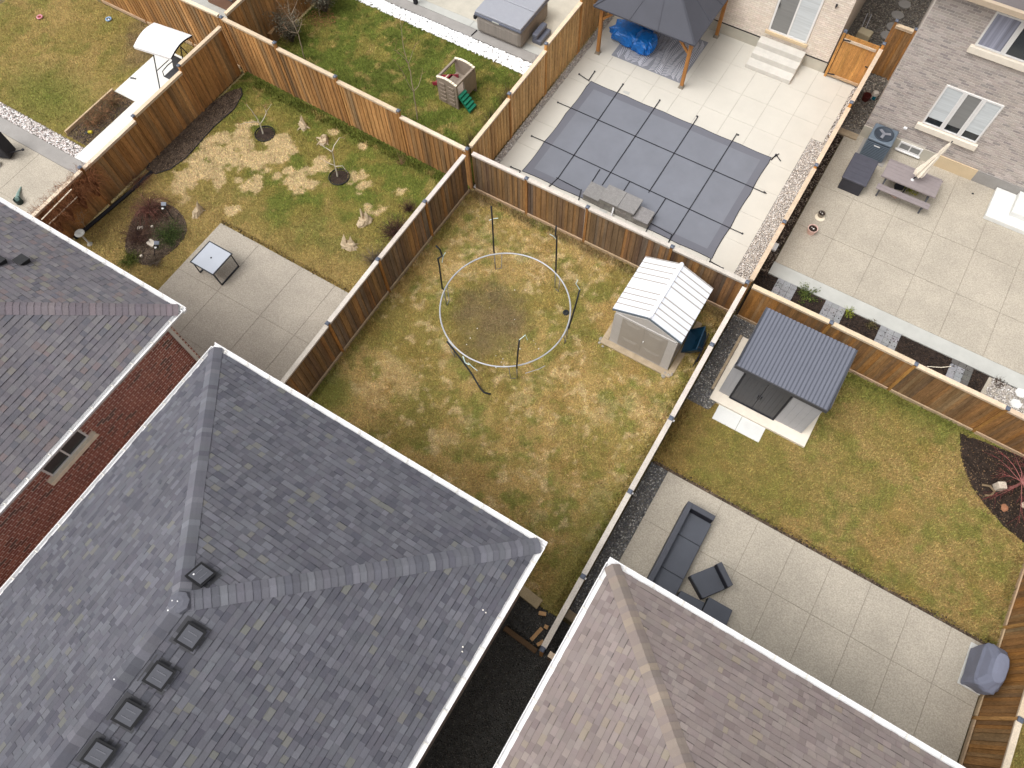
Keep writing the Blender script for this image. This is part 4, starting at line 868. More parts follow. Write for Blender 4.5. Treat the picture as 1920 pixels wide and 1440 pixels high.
def blob(name, label, cat, c, sz, m, seed, nn=7, rz=0, amp=.14, sub=2):
    random.seed(seed); b = MB(); vs = []; fs = []; N = 28; K = 12; ca, sa = math.cos(rz), math.sin(rz)
    for k in range(K + 1):
        ph = math.pi * k / K / 1.0
        for i in range(N):
            t = 2 * math.pi * i / N; r = 1 + amp * math.sin(nn * t + seed + k * .9) * math.sin(ph) + random.uniform(-amp, amp) * .5
            sq = lambda v: math.copysign(abs(v) ** .62, v)
            x = sq(math.cos(t)) * math.sin(ph) ** .6 * r * sz[0] / 2; y = sq(math.sin(t)) * math.sin(ph) ** .6 * r * sz[1] / 2; z = sq(math.cos(ph)) * sz[2] / 2
            vs.append((c[0] + x * ca - y * sa, c[1] + x * sa + y * ca, max(c[2] + sz[2] / 2 + z, .035)))
    for k in range(K):
        for i in range(N): fs.append((k * N + i, k * N + (i + 1) % N, (k + 1) * N + (i + 1) % N, (k + 1) * N + i))
    b.add(vs, fs); o = b.build(name, M[m]); tag(o, label, cat); return o
p = U(1172, 80); blob('tarp_bundle', 'long bundle wrapped in bright blue tarp at the left under the gazebo', 'tarp bundle', (p.x, p.y + .1, .03), (1.25, .85, .62), 'tarp', 3, rz=-.15)
p = U(1207, 92); blob('tarp_bundle', 'rounded blue tarp bundle beside the longer one, on the striped rug', 'tarp bundle', (p.x, p.y - .05, .03), (.85, .85, .62), 'tarp', 8, nn=9)
p = U(1262, 62); blob('tarp_bundle', 'small blue tarp bundle half hidden under the gazebo roof edge', 'tarp bundle', (p.x - .1, p.y + .35, .03), (.8, .6, .4), 'tarp', 12)
p = U(1196, 66); blob('tarp_bundle', 'darker blue tarp heap behind the other bundles under the gazebo', 'tarp bundle', (p.x, p.y + .35, .03), (1.0, .7, .5), 'tarp', 22)

# ------------------------------------------------------------ trampoline frame
tr = thing('trampoline', 'round trampoline frame without mat or net, five upright poles', 'trampoline', (-6.4, 9.2, 0))
TC = Vector((-6.40, 9.21, .88)); TR = 2.0
b = MB(); N = 72; b.tube([TC + Vector((TR * math.cos(2 * math.pi * i / N), TR * math.sin(2 * math.pi * i / N), 0)) for i in range(N + 1)], .024, 8); b.build('ring', M['galv'], tr, smooth=True)
def at_ring(px, py): p = U(px, py, .88); d = Vector((p.x - TC.x, p.y - TC.y, 0)).normalized(); return TC + d * TR
legpx = [(926, 472), (1042, 512), (1067, 610), (969, 687), (845, 648), (829, 545)]
for px, py in legpx:
    q = at_ring(px, py); a = math.atan2(q.y - TC.y, q.x - TC.x); w_ = .17
    f = lambda s_, z, k=1.0: TC + Vector((TR * k * math.cos(a + s_), TR * k * math.sin(a + s_), z - .88))
    b = MB(); b.tube([f(0, .87), f(0, .02)], .016, 6).tube([f(-.12, .87), f(-.1, .05), f(-.02, .02)], .011, 5); b.build('leg', M['galvdull'], tr, smooth=True)
def pole(pts, tie):
    out = [at_ring(*pts[0])]; base = Vector((out[0].x, out[0].y, 0)) + (Vector((out[0].x, out[0].y, 0)) - Vector((TC.x, TC.y, 0))).normalized() * .04
    pp = [PV(base, *q) for q in pts]
    b = MB(); b.tube([Vector((base.x, base.y, .8))] + pp, .026, 7); po = b.build('pole', M['foam'], tr, smooth=True)
    t = [PV(base, *q) for q in tie]
    if len(t) >= 2: b = MB(); b.tube(t[:3], .011, 5); b.build('tie', M['tie'], po)
    return po
pole([(926, 470), (923, 410), (921, 387)], [(917, 413), (926, 410), (934, 409)])
pole([(1042, 512), (1044, 445), (1041, 440), (1043, 424)], [(1031, 439), (1038, 443), (1043, 449)])
pole([(1067, 613), (1080, 570), (1087, 543)], [(1087, 543), (1080, 532), (1083, 525)])
pole([(969, 687), (971, 662), (974, 637)], [(974, 637), (985, 628), (989, 637)])
pole([(829, 540), (824, 500), (821, 485), (829, 480), (825, 468), (818, 461)], [(829, 492), (831, 480), (835, 474)])
ea = [U(838, 640, .85), U(850, 655, .75), U(868, 678, .55), U(884, 700, .35), U(900, 727, .12), U(908, 736, .05), U(920, 739, .04)]
b = MB(); b.tube(ea, .028, 7); po = b.build('pole', M['foam'], tr, smooth=True); po['label'] = 'fallen pole lying out on the grass'
b = MB(); b.tube([U(878, 680, .5), U(886, 688, .4), U(895, 695, .3)], .012, 5).tube([U(868, 668, .5), U(872, 680, .5), U(880, 684, .45)], .018, 5); b.build('tie', M['tie'], po)
b = MB(); b.tube([U(840, 638, .9), U(852, 652, .9)], .012, 5).tube([U(985, 700, .02), U(1010, 692, .02), U(1022, 686, .02)], .012, 5); b.build('loose_rod', M['galv'], tr)
p = U(1061, 587); b = MB(); b.lathe((p.x, p.y, 0), [(.1, 0), (.1, .05), (.06, .07), (.03, .03)], 14); tag(b.build('weight_disc', M['foam']), 'small round dark disc on grass inside the trampoline ring', 'disc')
random.seed(31)
b = MB()
for px, py in ((918, 578), (895, 617), (940, 680), (943, 674), (945, 686), (930, 668), (1000, 640), (1004, 646), (882, 635), (965, 600), (985, 545), (965, 545), (1010, 655), (875, 647), (930, 690), (975, 655)):
    p = U(px, py); b.rock((p.x, p.y, .04), random.uniform(.012, .028), col=(.8, .78, .74))
tag(b.build('litter', M['pebble']), 'scattered tiny white paper scraps on the bare patch inside the trampoline', 'litter')

# ------------------------------------------------------------ white-roofed shed
sh = thing('garden_shed', 'resin garden shed with white ribbed roof and grey double doors', 'shed', (-2.3, 11.4, 0))
ex0, ex1, ey0, ey1, ze, zr = -3.4, -1.19, 10.36, 12.44, 1.78, 2.22; xm = (ex0 + ex1) / 2
b = MB(); b.box(-3.3, -1.27, 10.29, 12.3, -.02, .05); b.build('floor', M['shedgrey'], sh)
b = MB(); wy = 10.45 - .14
b.box(-3.28, -1.29, 10.33, 12.32, .05, 1.74).add([(-3.28, 10.33, 1.74), (-1.29, 10.33, 1.74), (xm, 10.33, 2.14), (-3.28, 12.32, 1.74), (-1.29, 12.32, 1.74), (xm, 12.32, 2.14)], [(0, 1, 2), (4, 3, 5), (1, 4, 5, 2), (3, 0, 2, 5)])
b.build('wall', M['shedpale'], sh)
b = MB(); y = 10.33; b.box(-3.24, -1.33, y - .03, y - .001, 1.66, 1.735); b.box(-3.29, -3.02, y - .025, y - .002, .05, 1.655).box(-1.55, -1.28, y - .025, y - .002, .05, 1.655); b.build('door_frame', M['shedpale'], sh, bevel=.006)
for k, (a, c_) in enumerate(((-3.018, -2.288), (-2.282, -1.552))):
    b = MB(); b.box(a, c_, y - .03, y - .002, .06, 1.65)
    for (z0, z1) in ((.14, .62), (.7, 1.56)):
        for i_ in (0, .05, .1): b.box(a + .09 + i_, c_ - .09 - i_, y - .034 - i_ * .08, y - .0302 - i_ * .02, z0 + i_, z1 - i_)
    d_ = b.build('door', M['shedgrey'], sh, bevel=.003)
    if k == 1:
        b = MB(); b.cbox((-2.24, y - .055, .95), .03, .03, .06); b.build('handle', M['whitecon'], d_)
b = MB(); ov = 0
for sgn in (-1, 1):
    xe = ex0 if sgn < 0 else ex1
    A = [(xe, ey0, ze), (xm, ey0, zr), (xm, ey1, zr), (xe, ey1, ze)]; B = [(p[0], p[1], p[2] + .035) for p in A]
    b.hexa(A, B)
for sgn in (-1, 1):
    xe = ex0 if sgn < 0 else ex1; n = 10
    for i in range(n + 1):
        yy = ey0 + .02 + (ey1 - ey0 - .04) * i / n
        if i == 5: continue
        continue
rf = b.build('roof', M['shedwhite'], sh)
b = MB()
for sgn in (-1, 1):
    xe = ex0 if sgn < 0 else ex1
    for i in range(1, 11):
        if i == 5: continue
        yy = ey0 + .02 + (ey1 - ey0 - .04) * i / 10 - .01; b.bar((xe, yy, ze + .043), (xm + sgn * .06, yy, zr + .043 - .06 * .4), .028, .014)
b.build('roof_seam', M['shedgrey'], rf)
b = MB(); b.bar((xm, ey0 - .01, zr + .035), (xm, ey1 + .01, zr + .035), .12, .03); b.lathe((xm, ey0 + .02, zr + .03), [(.05, 0), (.05, .04), (.02, .05)], 8); b.lathe((xm, ey1 - .02, zr + .03), [(.05, 0), (.05, .04), (.02, .05)], 8); b.build('ridge_cap', M['shedwhite'], rf)
b = MB(); 
for sgn in (-1, 1): xe = ex0 if sgn < 0 else ex1; b.bar((xe, ey0 - .012, ze - .02), (xm, ey0 - .012, zr - .02), .02, .07)
b.build('barge_board', M['acmetal'], rf)
b = MB(); b.box(-3.5, -1.1, 10.08, 10.28, -.03, .06).box(-1.24, -1.05, 10.29, 12.3, -.03, .055).box(-3.5, -3.32, 10.29, 12.2, -.03, .055); tag(b.build('timber_sleepers', M['oldwood'], bevel=.01), 'weathered timber base the white-roofed shed stands on', 'shed base')
random.seed(14)
for k, (px, py) in enumerate(((1124, 643), (1130, 650), (1126, 636), (1247, 700), (1253, 704), (1259, 703), (1243, 706))):
    p = U(px, py); b = MB(); b.rock((p.x, p.y, .03), random.uniform(.05, .07), col=vary(s(168, 160, 148), .1), n=1)
    tag(b.build('stone', M['stonewall']), ['middle-sized stone of the three left of the white-roofed shed', 'lowest of three small stones left of the white-roofed shed', 'uppermost of three small stones left of the white-roofed shed', 'uppermost of four small stones right of the white-roofed shed doors', 'second of four small stones right of the white-roofed shed', 'rightmost of four small stones at the shed right front corner', 'leftmost of four small stones at the shed right front corner'][k], 'stone', 'small stones at the shed corners')
wb_ = thing('wheelbarrow', 'dark blue tub leaning on edge behind the white-roofed shed', 'tub', (-.85, 11.6, 0))
b = MB(); m = Matrix.Translation((-.92, 11.42, .36)) @ Matrix.Rotation(.12, 4, 'Z') @ Matrix.Rotation(R_(-52), 4, 'Y')
lo = [m @ Vector(v) for v in ((-.2, -.3, -.12), (.2, -.3, -.12), (.2, .3, -.12), (-.2, .3, -.12))]; hi = [m @ Vector(v) for v in ((-.3, -.42, .14), (.3, -.42, .14), (.3, .42, .14), (-.3, .42, .14))]
b.add(lo + hi, [(0, 1, 2, 3), (0, 1, 5, 4), (1, 2, 6, 5), (2, 3, 7, 6), (3, 0, 4, 7)])
for i in range(4): b.bar(hi[i], hi[(i + 1) % 4], .035, .03)
for t in (-.18, 0, .18): b.bar(m @ Vector((-.2, t, -.13)), m @ Vector((.2, t, -.13)), .04, .02)
b.build('tray', M['bluebin'], wb_)
b = MB(); b.tube([m @ Vector((.25, .3, .12)), m @ Vector((.45, .2, .05)), (-.62, 11.0, .04)], .02, 6).tube([m @ Vector((.25, -.3, .12)), m @ Vector((.4, -.3, .0)), (-.66, 10.8, .04)], .02, 6); b.build('handle', M['black'], wb_)

# ------------------------------------------------------------ charcoal shed, slab, pavers
ds = thing('garden_shed', 'modern steel shed with slate ribbed roof and dark double doors', 'shed', (1.7, 11.4, 0))
b = MB(); b.box(.42, 2.93, 10.5, 12.2, .1, 1.95); b.build('wall', M['silver'], ds)
y = 10.42
for ua, ub in ((.36, .7), (2.14, 2.97)):
    b = MB(); u = ua
    while u < ub - .02: b.box(u, min(u + .2, ub), y + .004, y + .07, .11, 1.96).box(u, min(u + .188, ub), y - .004, y + .006, .11, 1.96); u += .2
    b.build('cladding', M['silver'], ds)
for a, c_ in ((.76, 1.42), (1.425, 2.08)):
    b = MB(); k = a
    while k < c_ - .02: b.box(k, min(k + .128, c_), y - .02, y + .06, .14, 1.85); k += .131
    d_ = b.build('door', M['charcoal'], ds)
    b = MB(); b.cbox((1.38 if a < 1 else 1.47, y - .045, .95), .025, .05, .14); b.build('handle', M['black'], d_)
b = MB(); b.box(.7, .757, y - .03, y + .05, .1, 1.93).box(2.083, 2.13, y - .03, y + .05, .1, 1.93).box(.757, 2.083, y - .03, y + .05, 1.86, 1.93).box(.7, 2.13, y - .05, y + .05, .1, .137); b.build('door_frame', M['black'], ds)
b = MB(); Z0, Z1 = 2.02, 2.16; rx0, rx1, ry0, ry1 = .4, 3.03, 10.36, 12.38
b.hexa([(rx0, ry0, Z0), (rx1, ry0, Z0), (rx1, ry1, Z1), (rx0, ry1, Z1)], [(rx0, ry0, Z0 + .03), (rx1, ry0, Z0 + .03), (rx1, ry1, Z1 + .03), (rx0, ry1, Z1 + .03)])
b.build('roof', M['slategroove'], ds); b = MB()
n = 24
for i in range(n):
    xx = rx0 + .07 + (rx1 - rx0 - .14) * i / (n - 1); b.bar((xx, ry0, Z0 + .036), (xx, ry1 + .0, Z1 + .036), .066, .024)
b.build('roof_rib', M['slateroof'], ds)
b = MB(); b.box(rx0 - .02, rx1 + .02, ry0 - .03, ry0 - .001, Z0 - .1, Z0 + .045).box(rx0 - .03, rx0 - .001, ry0, ry1, Z0 - .03, Z1 + .05).box(rx1 + .001, rx1 + .03, ry0, ry1, Z0 - .03, Z1 + .05); b.build('roof_trim', M['charcoal'], ds)
b = MB(); b.box(.22, 3.22, 10.08, 12.5, -.05, .09); tag(b.build('shed_slab', M['stone'], bevel=.01), 'pale concrete slab under the charcoal steel shed', 'slab')
b = MB(); b.box(.12, .2, 10.4, 12.5, 0, .12); tag(b.build('timber_edging', M['oldwood']), 'weathered timber edging left of the charcoal shed', 'edging')
for a, c_, l in ((.56, 1.295, 'left one of two pale square pavers before the charcoal shed'), (1.305, 2.04, 'right one of two pale square pavers before the charcoal shed')):
    b = MB(); b.box(a, c_, 9.56, 10.07, -.03, .03); tag(b.build('paver', M['whitecon'], bevel=.006), l, 'paver', 'pavers before the charcoal shed')

# ------------------------------------------------------------ east patio furniture
sf = thing('outdoor_sofa', 'long slate-grey outdoor corner sofa on the east patio', 'sofa', (1.4, 5, 0))
T0 = U(1291, 939, .68); X = T0.x; YT_ = T0.y
b = MB(); b.box(X, X + .15, 3.2, YT_, .05, .68); b.box(X + .151, U(1343, 966, .68).x, YT_ - .15, YT_, .05, .68); b.build('backrest', M['rattan'], sf, bevel=.01)
b = MB(); b.box(X + .151, X + .84, 3.2, YT_ - .151, .05, .22); b.build('base', M['rattandark'], sf)
b = MB(); b.box(X + .154, X + .80, YT_ - .158, YT_ - .151, .38, .66); b.build('arm_lining', M['rattandark'], sf)
yy = YT_ - .16; 
for L_ in (.72, 1.02, 1.0, .5):
    b = MB(); b.box(X + .16, X + .84, yy - L_ + .01, yy, .22, .38); b.build('seat_cushion', M['cushion'], sf, bevel=.02); yy -= L_
c1 = [U(1294, 1079, .38), U(1318, 1122, .38), U(1360, 1104, .38), U(1339, 1061, .38)]
ch = thing('outdoor_chair', 'armless slate-grey patio chair turned towards the sofa', 'chair', (c1[0].x + .3, c1[0].y, 0))
f = lambda P, z: [(p.x, p.y, z) for p in P]
b = MB(); b.hexa(f(c1, .26), f(c1, .38)); b.build('seat_cushion', M['cushion'], ch, bevel=.02)
b = MB(); b.hexa(f(c1, .04), f(c1, .255)); b.build('base', M['rattandark'], ch)
dv = (c1[2] - c1[1]).normalized(); bk = [c1[2], c1[2] + dv * .15, c1[3] + dv * .15, c1[3]]
b = MB(); b.hexa(f(bk, .04), f(bk, .68)); b.build('backrest', M['rattan'], ch, bevel=.012)
b = MB(); bk2 = [c1[2] - dv * .012, c1[2] - dv * .002, c1[3] - dv * .002, c1[3] - dv * .012]; b.hexa(f(bk2, .385), f(bk2, .66)); b.build('backrest_lining', M['rattandark'], ch)
for lab, q in (('slate-grey ottoman under the roof edge, nearer the sofa', [(1277, 1107), (1322, 1130), (1306, 1165), (1258, 1140)]), ('slate-grey ottoman standing right of the other, out from the roof edge', [(1330, 1119), (1374, 1144), (1361, 1176), (1315, 1150)])):
    P = [U(a, c_, .38) for a, c_ in q]; o = thing('ottoman', lab, 'ottoman', (P[0].x, P[0].y, 0), 'patio ottomans')
    b = MB(); b.hexa(f(P[::-1], .24), f(P[::-1], .38)); b.build('cushion', M['cushion'], o, bevel=.02)
    b = MB(); b.hexa(f(P[::-1], .04), f(P[::-1], .235)); b.build('base', M['rattandark'], o)
# grill
b = MB(); b.box(8.9, 9.46, 6.17, 7.32, .03, .07); tag(b.build('grill_pad', M['whitecon'], bevel=.008), 'pale square slab under the covered grill', 'slab')
gl = thing('covered_grill', 'barbecue grill under a blue-grey fabric cover by the fence', 'grill', (9.2, 6.7, 0))
b = MB(); secs = [(.2, .40, .54), (.5, .41, .55), (.8, .42, .58), (.88, .36, .57), (1.08, .30, .42), (1.17, .22, .36), (1.18, .08, .2)]; vs = []; N = 24; random.seed(2)
for z, hx, hy in secs:
    for i in range(N):
        t = 2 * math.pi * i / N; k = .45 if z < 1 else .7; sx = math.copysign(abs(math.cos(t)) ** k, math.cos(t)); sy = math.copysign(abs(math.sin(t)) ** k, math.sin(t))
        j = 1 + .06 * math.sin(5 * t + z * 3) * (1.3 - z) + random.uniform(-.035, .035)
        vs.append((9.16 + sx * hx * .72 * j + (.02 if z > 1 else 0), 6.68 + sy * hy * j, z))
b.add(vs, [(k * N + i, k * N + (i + 1) % N, (k + 1) * N + (i + 1) % N, (k + 1) * N + i) for k in range(len(secs) - 1) for i in range(N)] + [tuple(range(N * (len(secs) - 1), N * len(secs)))])
b.build('cover', M['grillcover'], gl)
b = MB()
for x, y in ((9.02, 6.3), (9.35, 6.3), (9.35, 7.05), (9.02, 7.05)): b.lathe((x, y, .07), [(.03, 0), (.03, .12)], 8)
b.build('caster', M['black'], gl)
b = MB(); p = U(1860, 1283, .95); b.cbox((p.x, p.y, .93), .05, .03, .04); b.build('buckle', M['black'], gl)
# post lamps on fence? small lamps
for px, py in ((1908, 1348), (1186, 925), (1263, 789), (1098, 1085)):
    p = U(px, py, 1.72); b = MB(); b.cbox((p.x, p.y, 1.72), .045, .05, .05, 0); tag(b.build('fence_light', M['white'], bevel=.008), {1908: 'small white light on the fence post by the covered grill', 1186: 'small white light on fence post beside the sofa patio gravel', 1263: 'small white light on fence post nearest the two pale pavers', 1098: 'small white light on fence post between the two near roofs'}[px], 'light', 'small lights on fence posts')

# ------------------------------------------------------------ glass table, west patio
gt2 = thing('patio_table', 'square glass-topped patio table with dark metal loop legs', 'table', (-15.6, 6.03, .03))
X0_, X1_, Y0_, Y1_ = -16.09, -15.1, 5.54, 6.5
b = MB(); b.box(X0_ + .035, X1_ - .035, Y0_ + .035, Y1_ - .035, .705, .715); b.build('glass_top', M['tableglass'], gt2)
b = MB(); b.box(X0_, X1_, Y0_, Y0_ + .034, .695, .725).box(X0_, X1_, Y1_ - .034, Y1_, .695, .725).box(X0_, X0_ + .034, Y0_ + .035, Y1_ - .035, .695, .725).box(X1_ - .034, X1_, Y0_ + .035, Y1_ - .035, .695, .725); b.build('frame', M['blackmetal'], gt2)
for x in (X0_ + .06, X1_ - .06):
    b = MB(); xo = x + (-.04 if x < -15.6 else .04); b.bar((x, Y0_ + .05, .69), (xo, Y0_ + .06, .06), .035, .045).bar((x, Y1_ - .05, .69), (xo, Y1_ - .06, .06), .035, .045).bar((xo, Y0_ + .05, .05), (xo, Y1_ - .05, .05), .04, .04); b.build('leg', M['blackmetal'], gt2)
b = MB(); b.lathe((-15.6, 6.02, .715), [(.03, 0), (.03, .008)], 10); b.build('umbrella_ring', M['black'], gt2)

# ------------------------------------------------------------ plants
def twigs(name, label, cat, base, r, h, n, cols, seed, rad=.006, droop=0.0, group=None, leaf=None, segs=4, spread=1.0, fork=2):
    random.seed(seed); root = thing(name, label, cat, (base[0], base[1], base[2] if len(base) > 2 else 0), group)
    b = MB(); z0 = base[2] if len(base) > 2 else 0; tips = []
    for i in range(n):
        a = random.uniform(0, 6.28); rr = r * math.sqrt(random.random()) * spread; hh = h * random.uniform(.55, 1.05); c = vary(random.choice(cols), .18)
        p = [Vector((base[0], base[1], z0)) + Vector((math.cos(a), math.sin(a), 0)) * random.uniform(0, .08 * r)]
        for k in range(1, segs + 1):
            t = k / segs; q = Vector((base[0] + math.cos(a) * rr * t, base[1] + math.sin(a) * rr * t, z0 + hh * (t if not droop else math.sin(t * math.pi * (.5 + droop * .5)))))
            p.append(q + Vector((random.uniform(-1, 1), random.uniform(-1, 1), random.uniform(-.5, .5))) * r * .07)
        b.tube(p, [rad * (1 - .7 * k / segs) for k in range(segs + 1)], 3, c, cap=False)
        tips += p[2:]
        for _ in range(fork):
            q = random.choice(p[1:]); a2 = a + random.uniform(-1.2, 1.2); l = r * random.uniform(.15, .4)
            b.tube([q, q + Vector((math.cos(a2) * l * .5, math.sin(a2) * l * .5, l * random.uniform(-.1, .4))), q + Vector((math.cos(a2) * l, math.sin(a2) * l, l * random.uniform(-.3, .6)))], [rad * .5, rad * .4, rad * .2], 3, c, cap=False)
    b.build('branches', M['twig'], root)
    if leaf:
        cols2, cnt, sz = leaf; b = MB()
        for _ in range(cnt):
            q = random.choice(tips) + Vector((random.gauss(0, 1), random.gauss(0, 1), random.gauss(0, .6))) * r * .13; u_ = Vector((random.gauss(0, 1), random.gauss(0, 1), random.gauss(0, .5))).normalized() * sz * random.uniform(.5, 1.2); v_ = u_.cross(Vector((random.gauss(0, 1), random.gauss(0, 1), random.gauss(0, 1)))).normalized() * sz * .5
            b.add([q - u_ * .5, q + v_ * .5, q + u_ * .5, q - v_ * .5], [(0, 1, 2, 3)], vary(random.choice(cols2), .25))
        b.build('leaves', M['leaf'], root)
    return root
def sapling(label, basepx, paths, cols, group, rad=.022, twig_seed=0):
    base = U(*basepx); root = thing('young_tree', label, 'tree', (base.x, base.y, 0), group); random.seed(twig_seed)
    n = Vector((base.x, base.y, 0)).normalized(); b = MB(); br = MB()
    for k, P in enumerate(paths):
        depth = 0 if k == 0 else random.uniform(-.35, .35)
        pts = [PV(base, *q) for q in P]; 
        if k: pts = [p + n * depth * (i / max(1, len(pts) - 1)) for i, p in enumerate(pts)]
        m_ = len(pts); r0 = rad if k == 0 else rad * .5
        # refine
        Q = [pts[0]]
        for i in range(m_ - 1):
            for t in (.5, 1): Q.append(pts[i].lerp(pts[i + 1], t) + Vector((random.uniform(-1, 1), random.uniform(-1, 1), 0)) * .015 * (t < 1))
        (b if k == 0 else br).tube(Q, [r0 * (1 - .75 * i / (len(Q) - 1)) for i in range(len(Q))], 5, vary(cols[0], .08))
        for _ in range(5 if k else 7):
            q = random.choice(Q[len(Q) // 2:]); dr_ = Vector((random.uniform(-1, 1), random.uniform(-1, 1), random.uniform(.2, 1))).normalized() * random.uniform(.12, .4)
            br.tube([q, q + dr_ * .5 + Vector((0, 0, .02)), q + dr_], [.006, .004, .002], 3, vary(cols[-1], .15), cap=False)
    b.build('trunk', M['twig'], root); br.build('crown', M['twig'], root); return root
TB = [s(176, 158, 136), s(160, 126, 98)]
sapling('bare young tree behind the fence, left half of the green lawn', (571, 110), [[(571, 110), (566, 88), (560, 66), (553, 50), (548, 38), (542, 22), (540, 5), (538, -20)], [(558, 62), (545, 60), (535, 52), (525, 44)], [(558, 62), (566, 52), (571, 36)], [(551, 46), (540, 34), (525, 16)], [(549, 42), (556, 34), (560, 20)], [(545, 30), (556, 15), (566, -5)]], TB, 'bare saplings on the green lawn', twig_seed=4)
sapling('bare young tree left of the climbing playset', (783, 224), [[(783, 224), (779, 195), (776, 173), (772, 155), (770, 135), (766, 120), (761, 105), (756, 85), (754, 68), (750, 35)], [(775, 172), (765, 155), (757, 138), (750, 125), (740, 110)], [(775, 172), (785, 165), (790, 155), (794, 138)], [(765, 119), (755, 103), (742, 88), (735, 82)], [(766, 118), (772, 100), (778, 80)]], TB, 'bare saplings on the green lawn', twig_seed=8)
sapling('small bare young tree at the top edge of the green lawn', (600, 32), [[(600, 32), (597, 15), (593, -10)], [(598, 20), (604, 5), (608, -10)]], TB, 'bare saplings on the green lawn', rad=.014, twig_seed=3)
WB = [s(214, 206, 192), s(170, 130, 98)]
sapling('pale-barked sapling in the left mulch ring near the long dark bed', (494, 253), [[(494, 253), (490, 240), (485, 229), (480, 219), (472, 207), (462, 195)], [(484, 229), (475, 226), (460, 225), (446, 226)], [(488, 232), (497, 222), (503, 212), (512, 202)], [(501, 214), (497, 205), (492, 193)]], WB, 'saplings in mulch rings', rad=.03, twig_seed=5)
sapling('pale-barked sapling in the right mulch ring near the corner', (633, 333), [[(633, 333), (630, 318), (627, 305), (624, 288), (621, 282)], [(621, 284), (608, 280), (597, 272)], [(622, 286), (628, 277), (640, 266), (652, 272)], [(628, 310), (615, 308), (602, 303)], [(628, 312), (640, 305), (648, 312)]], WB, 'saplings in mulch rings', rad=.03, twig_seed=6)
for lab, px, py in (('black-edged round mulch ring around the left white sapling', 497, 252), ('black-edged round mulch ring around the right white sapling', 636, 333)):
    p = U(px, py); r_ = thing('mulch_ring', lab, 'mulch ring', (p.x, p.y, 0), 'mulch rings')
    b = MB(); b.lathe((p.x, p.y, 0), [(.36, -.02), (.37, .06), (.35, .065), (.34, .03)], 28, cap0=False, cap1=False); b.build('edging', M['black'], r_)
    b = MB(); b.lathe((p.x, p.y, 0), [(.345, .0), (.3, .035), (.1, .06), (.0, .065)], 24, cap1=False); b.build('mulch', M['soil'], r_)
def driftwood(label, px, py, spikes, r, seed, rot=0):
    random.seed(seed); p = U(px, py); b = MB(); N = 14; rows = 5; vs = []; top = [0] * N
    for i in range(N):
        t = 2 * math.pi * i / N; top[i] = .16
        for a, h, wd in spikes:
            d = abs((t - a + math.pi) % (2 * math.pi) - math.pi); top[i] = max(top[i], h * max(0, 1 - d / wd))
    for k in range(rows):
        f_ = k / (rows - 1)
        for i in range(N):
            t = 2 * math.pi * i / N; rr = r * (1.15 - .45 * f_) * random.uniform(.82, 1.15) * (1 + .3 * math.cos(2 * t + seed)); lean = .25 * f_ * top[i]
            vs.append((p.x + math.cos(t) * rr + lean * math.cos(rot), p.y + math.sin(t) * rr + lean * math.sin(rot), top[i] * f_))
    inner = [(v[0] * .45 + p.x * .55, v[1] * .45 + p.y * .55, v[2] * .6 + .04) for v in vs[-N:]]
    b.add(vs + inner, [(k * N + i, k * N + (i + 1) % N, (k + 1) * N + (i + 1) % N, (k + 1) * N + i) for k in range(rows) for i in range(N)] + [tuple(range(rows * N, rows * N + N))])
    for _ in range(4):
        a = random.uniform(0, 6.28); b.tube([(p.x, p.y, .05), (p.x + math.cos(a) * r * 1.1, p.y + math.sin(a) * r * 1.1, .05), (p.x + math.cos(a) * r * 1.7, p.y + math.sin(a) * r * 1.7, .01)], [.045, .03, .01], 5)
    tag(b.build('driftwood_stump', M['drift']), label, 'stump', 'driftwood stumps on the lawn')
driftwood('tall pointed pale driftwood stump near the back fence', 569, 238, [(.6, .62, .9), (2.2, .35, .8)], .16, 1, rot=2.6)
driftwood('low chunky pale driftwood stump right of the pointed one', 607, 264, [(1.0, .34, 1.2), (3.6, .28, 1.2)], .19, 2)
driftwood('crescent-shaped driftwood stump between bed and patio corner', 371, 400, [(.9, .5, 1.1), (3.8, .2, .8)], .17, 3, rot=1.9)
driftwood('largest forked driftwood stump, upper of the two by the middle fence', 684, 418, [(2.4, .62, .9), (1.2, .48, .8)], .2, 4, rot=2.6)
driftwood('two-horned driftwood stump, lower of the two by the middle fence', 654, 462, [(1.2, .46, .7), (3.2, .5, .7)], .2, 6, rot=1.8)
REDT = [s(140, 92, 82), s(122, 80, 72), s(160, 112, 98)]
DKT = [s(98, 74, 66), s(80, 62, 56), s(120, 92, 76)]
GYT = [s(116, 104, 92), s(96, 84, 74), s(140, 126, 108)]
p = U(287, 400); twigs('shrub', 'wide weeping reddish shrub in the oval bed, upper part', 'shrub', (p.x, p.y), .85, .55, 260, REDT + DKT, 41, rad=.006, droop=.9)
p = U(262, 445); twigs('shrub', 'dark maroon low shrub on the left of the oval bed', 'shrub', (p.x, p.y), .65, .3, 170, DKT, 42, rad=.006, leaf=([s(88, 64, 60), s(74, 58, 52)], 500, .05))
p = U(318, 443); twigs('shrub', 'low dark green ground-cover shrub in the oval bed', 'shrub', (p.x, p.y), .62, .2, 120, [s(70, 80, 46)], 43, leaf=([s(72, 88, 44), s(88, 102, 52), s(58, 74, 40)], 1500, .05))
p = U(245, 490); twigs('shrub', 'small green tussock at the house end of the oval bed', 'shrub', (p.x, p.y), .42, .16, 80, [s(84, 92, 44)], 44, leaf=([s(86, 98, 42), s(104, 112, 52)], 700, .05))
p = U(292, 492); twigs('shrub', 'brown twiggy dead perennial at the lower right of the oval bed', 'shrub', (p.x, p.y), .38, .22, 110, GYT, 45)
p = U(742, 440); twigs('shrub', 'dark red-brown shrub against the middle fence', 'shrub', (p.x, p.y), .6, .55, 220, DKT, 46, leaf=([s(84, 54, 52), s(66, 50, 44), s(100, 70, 56)], 800, .045))
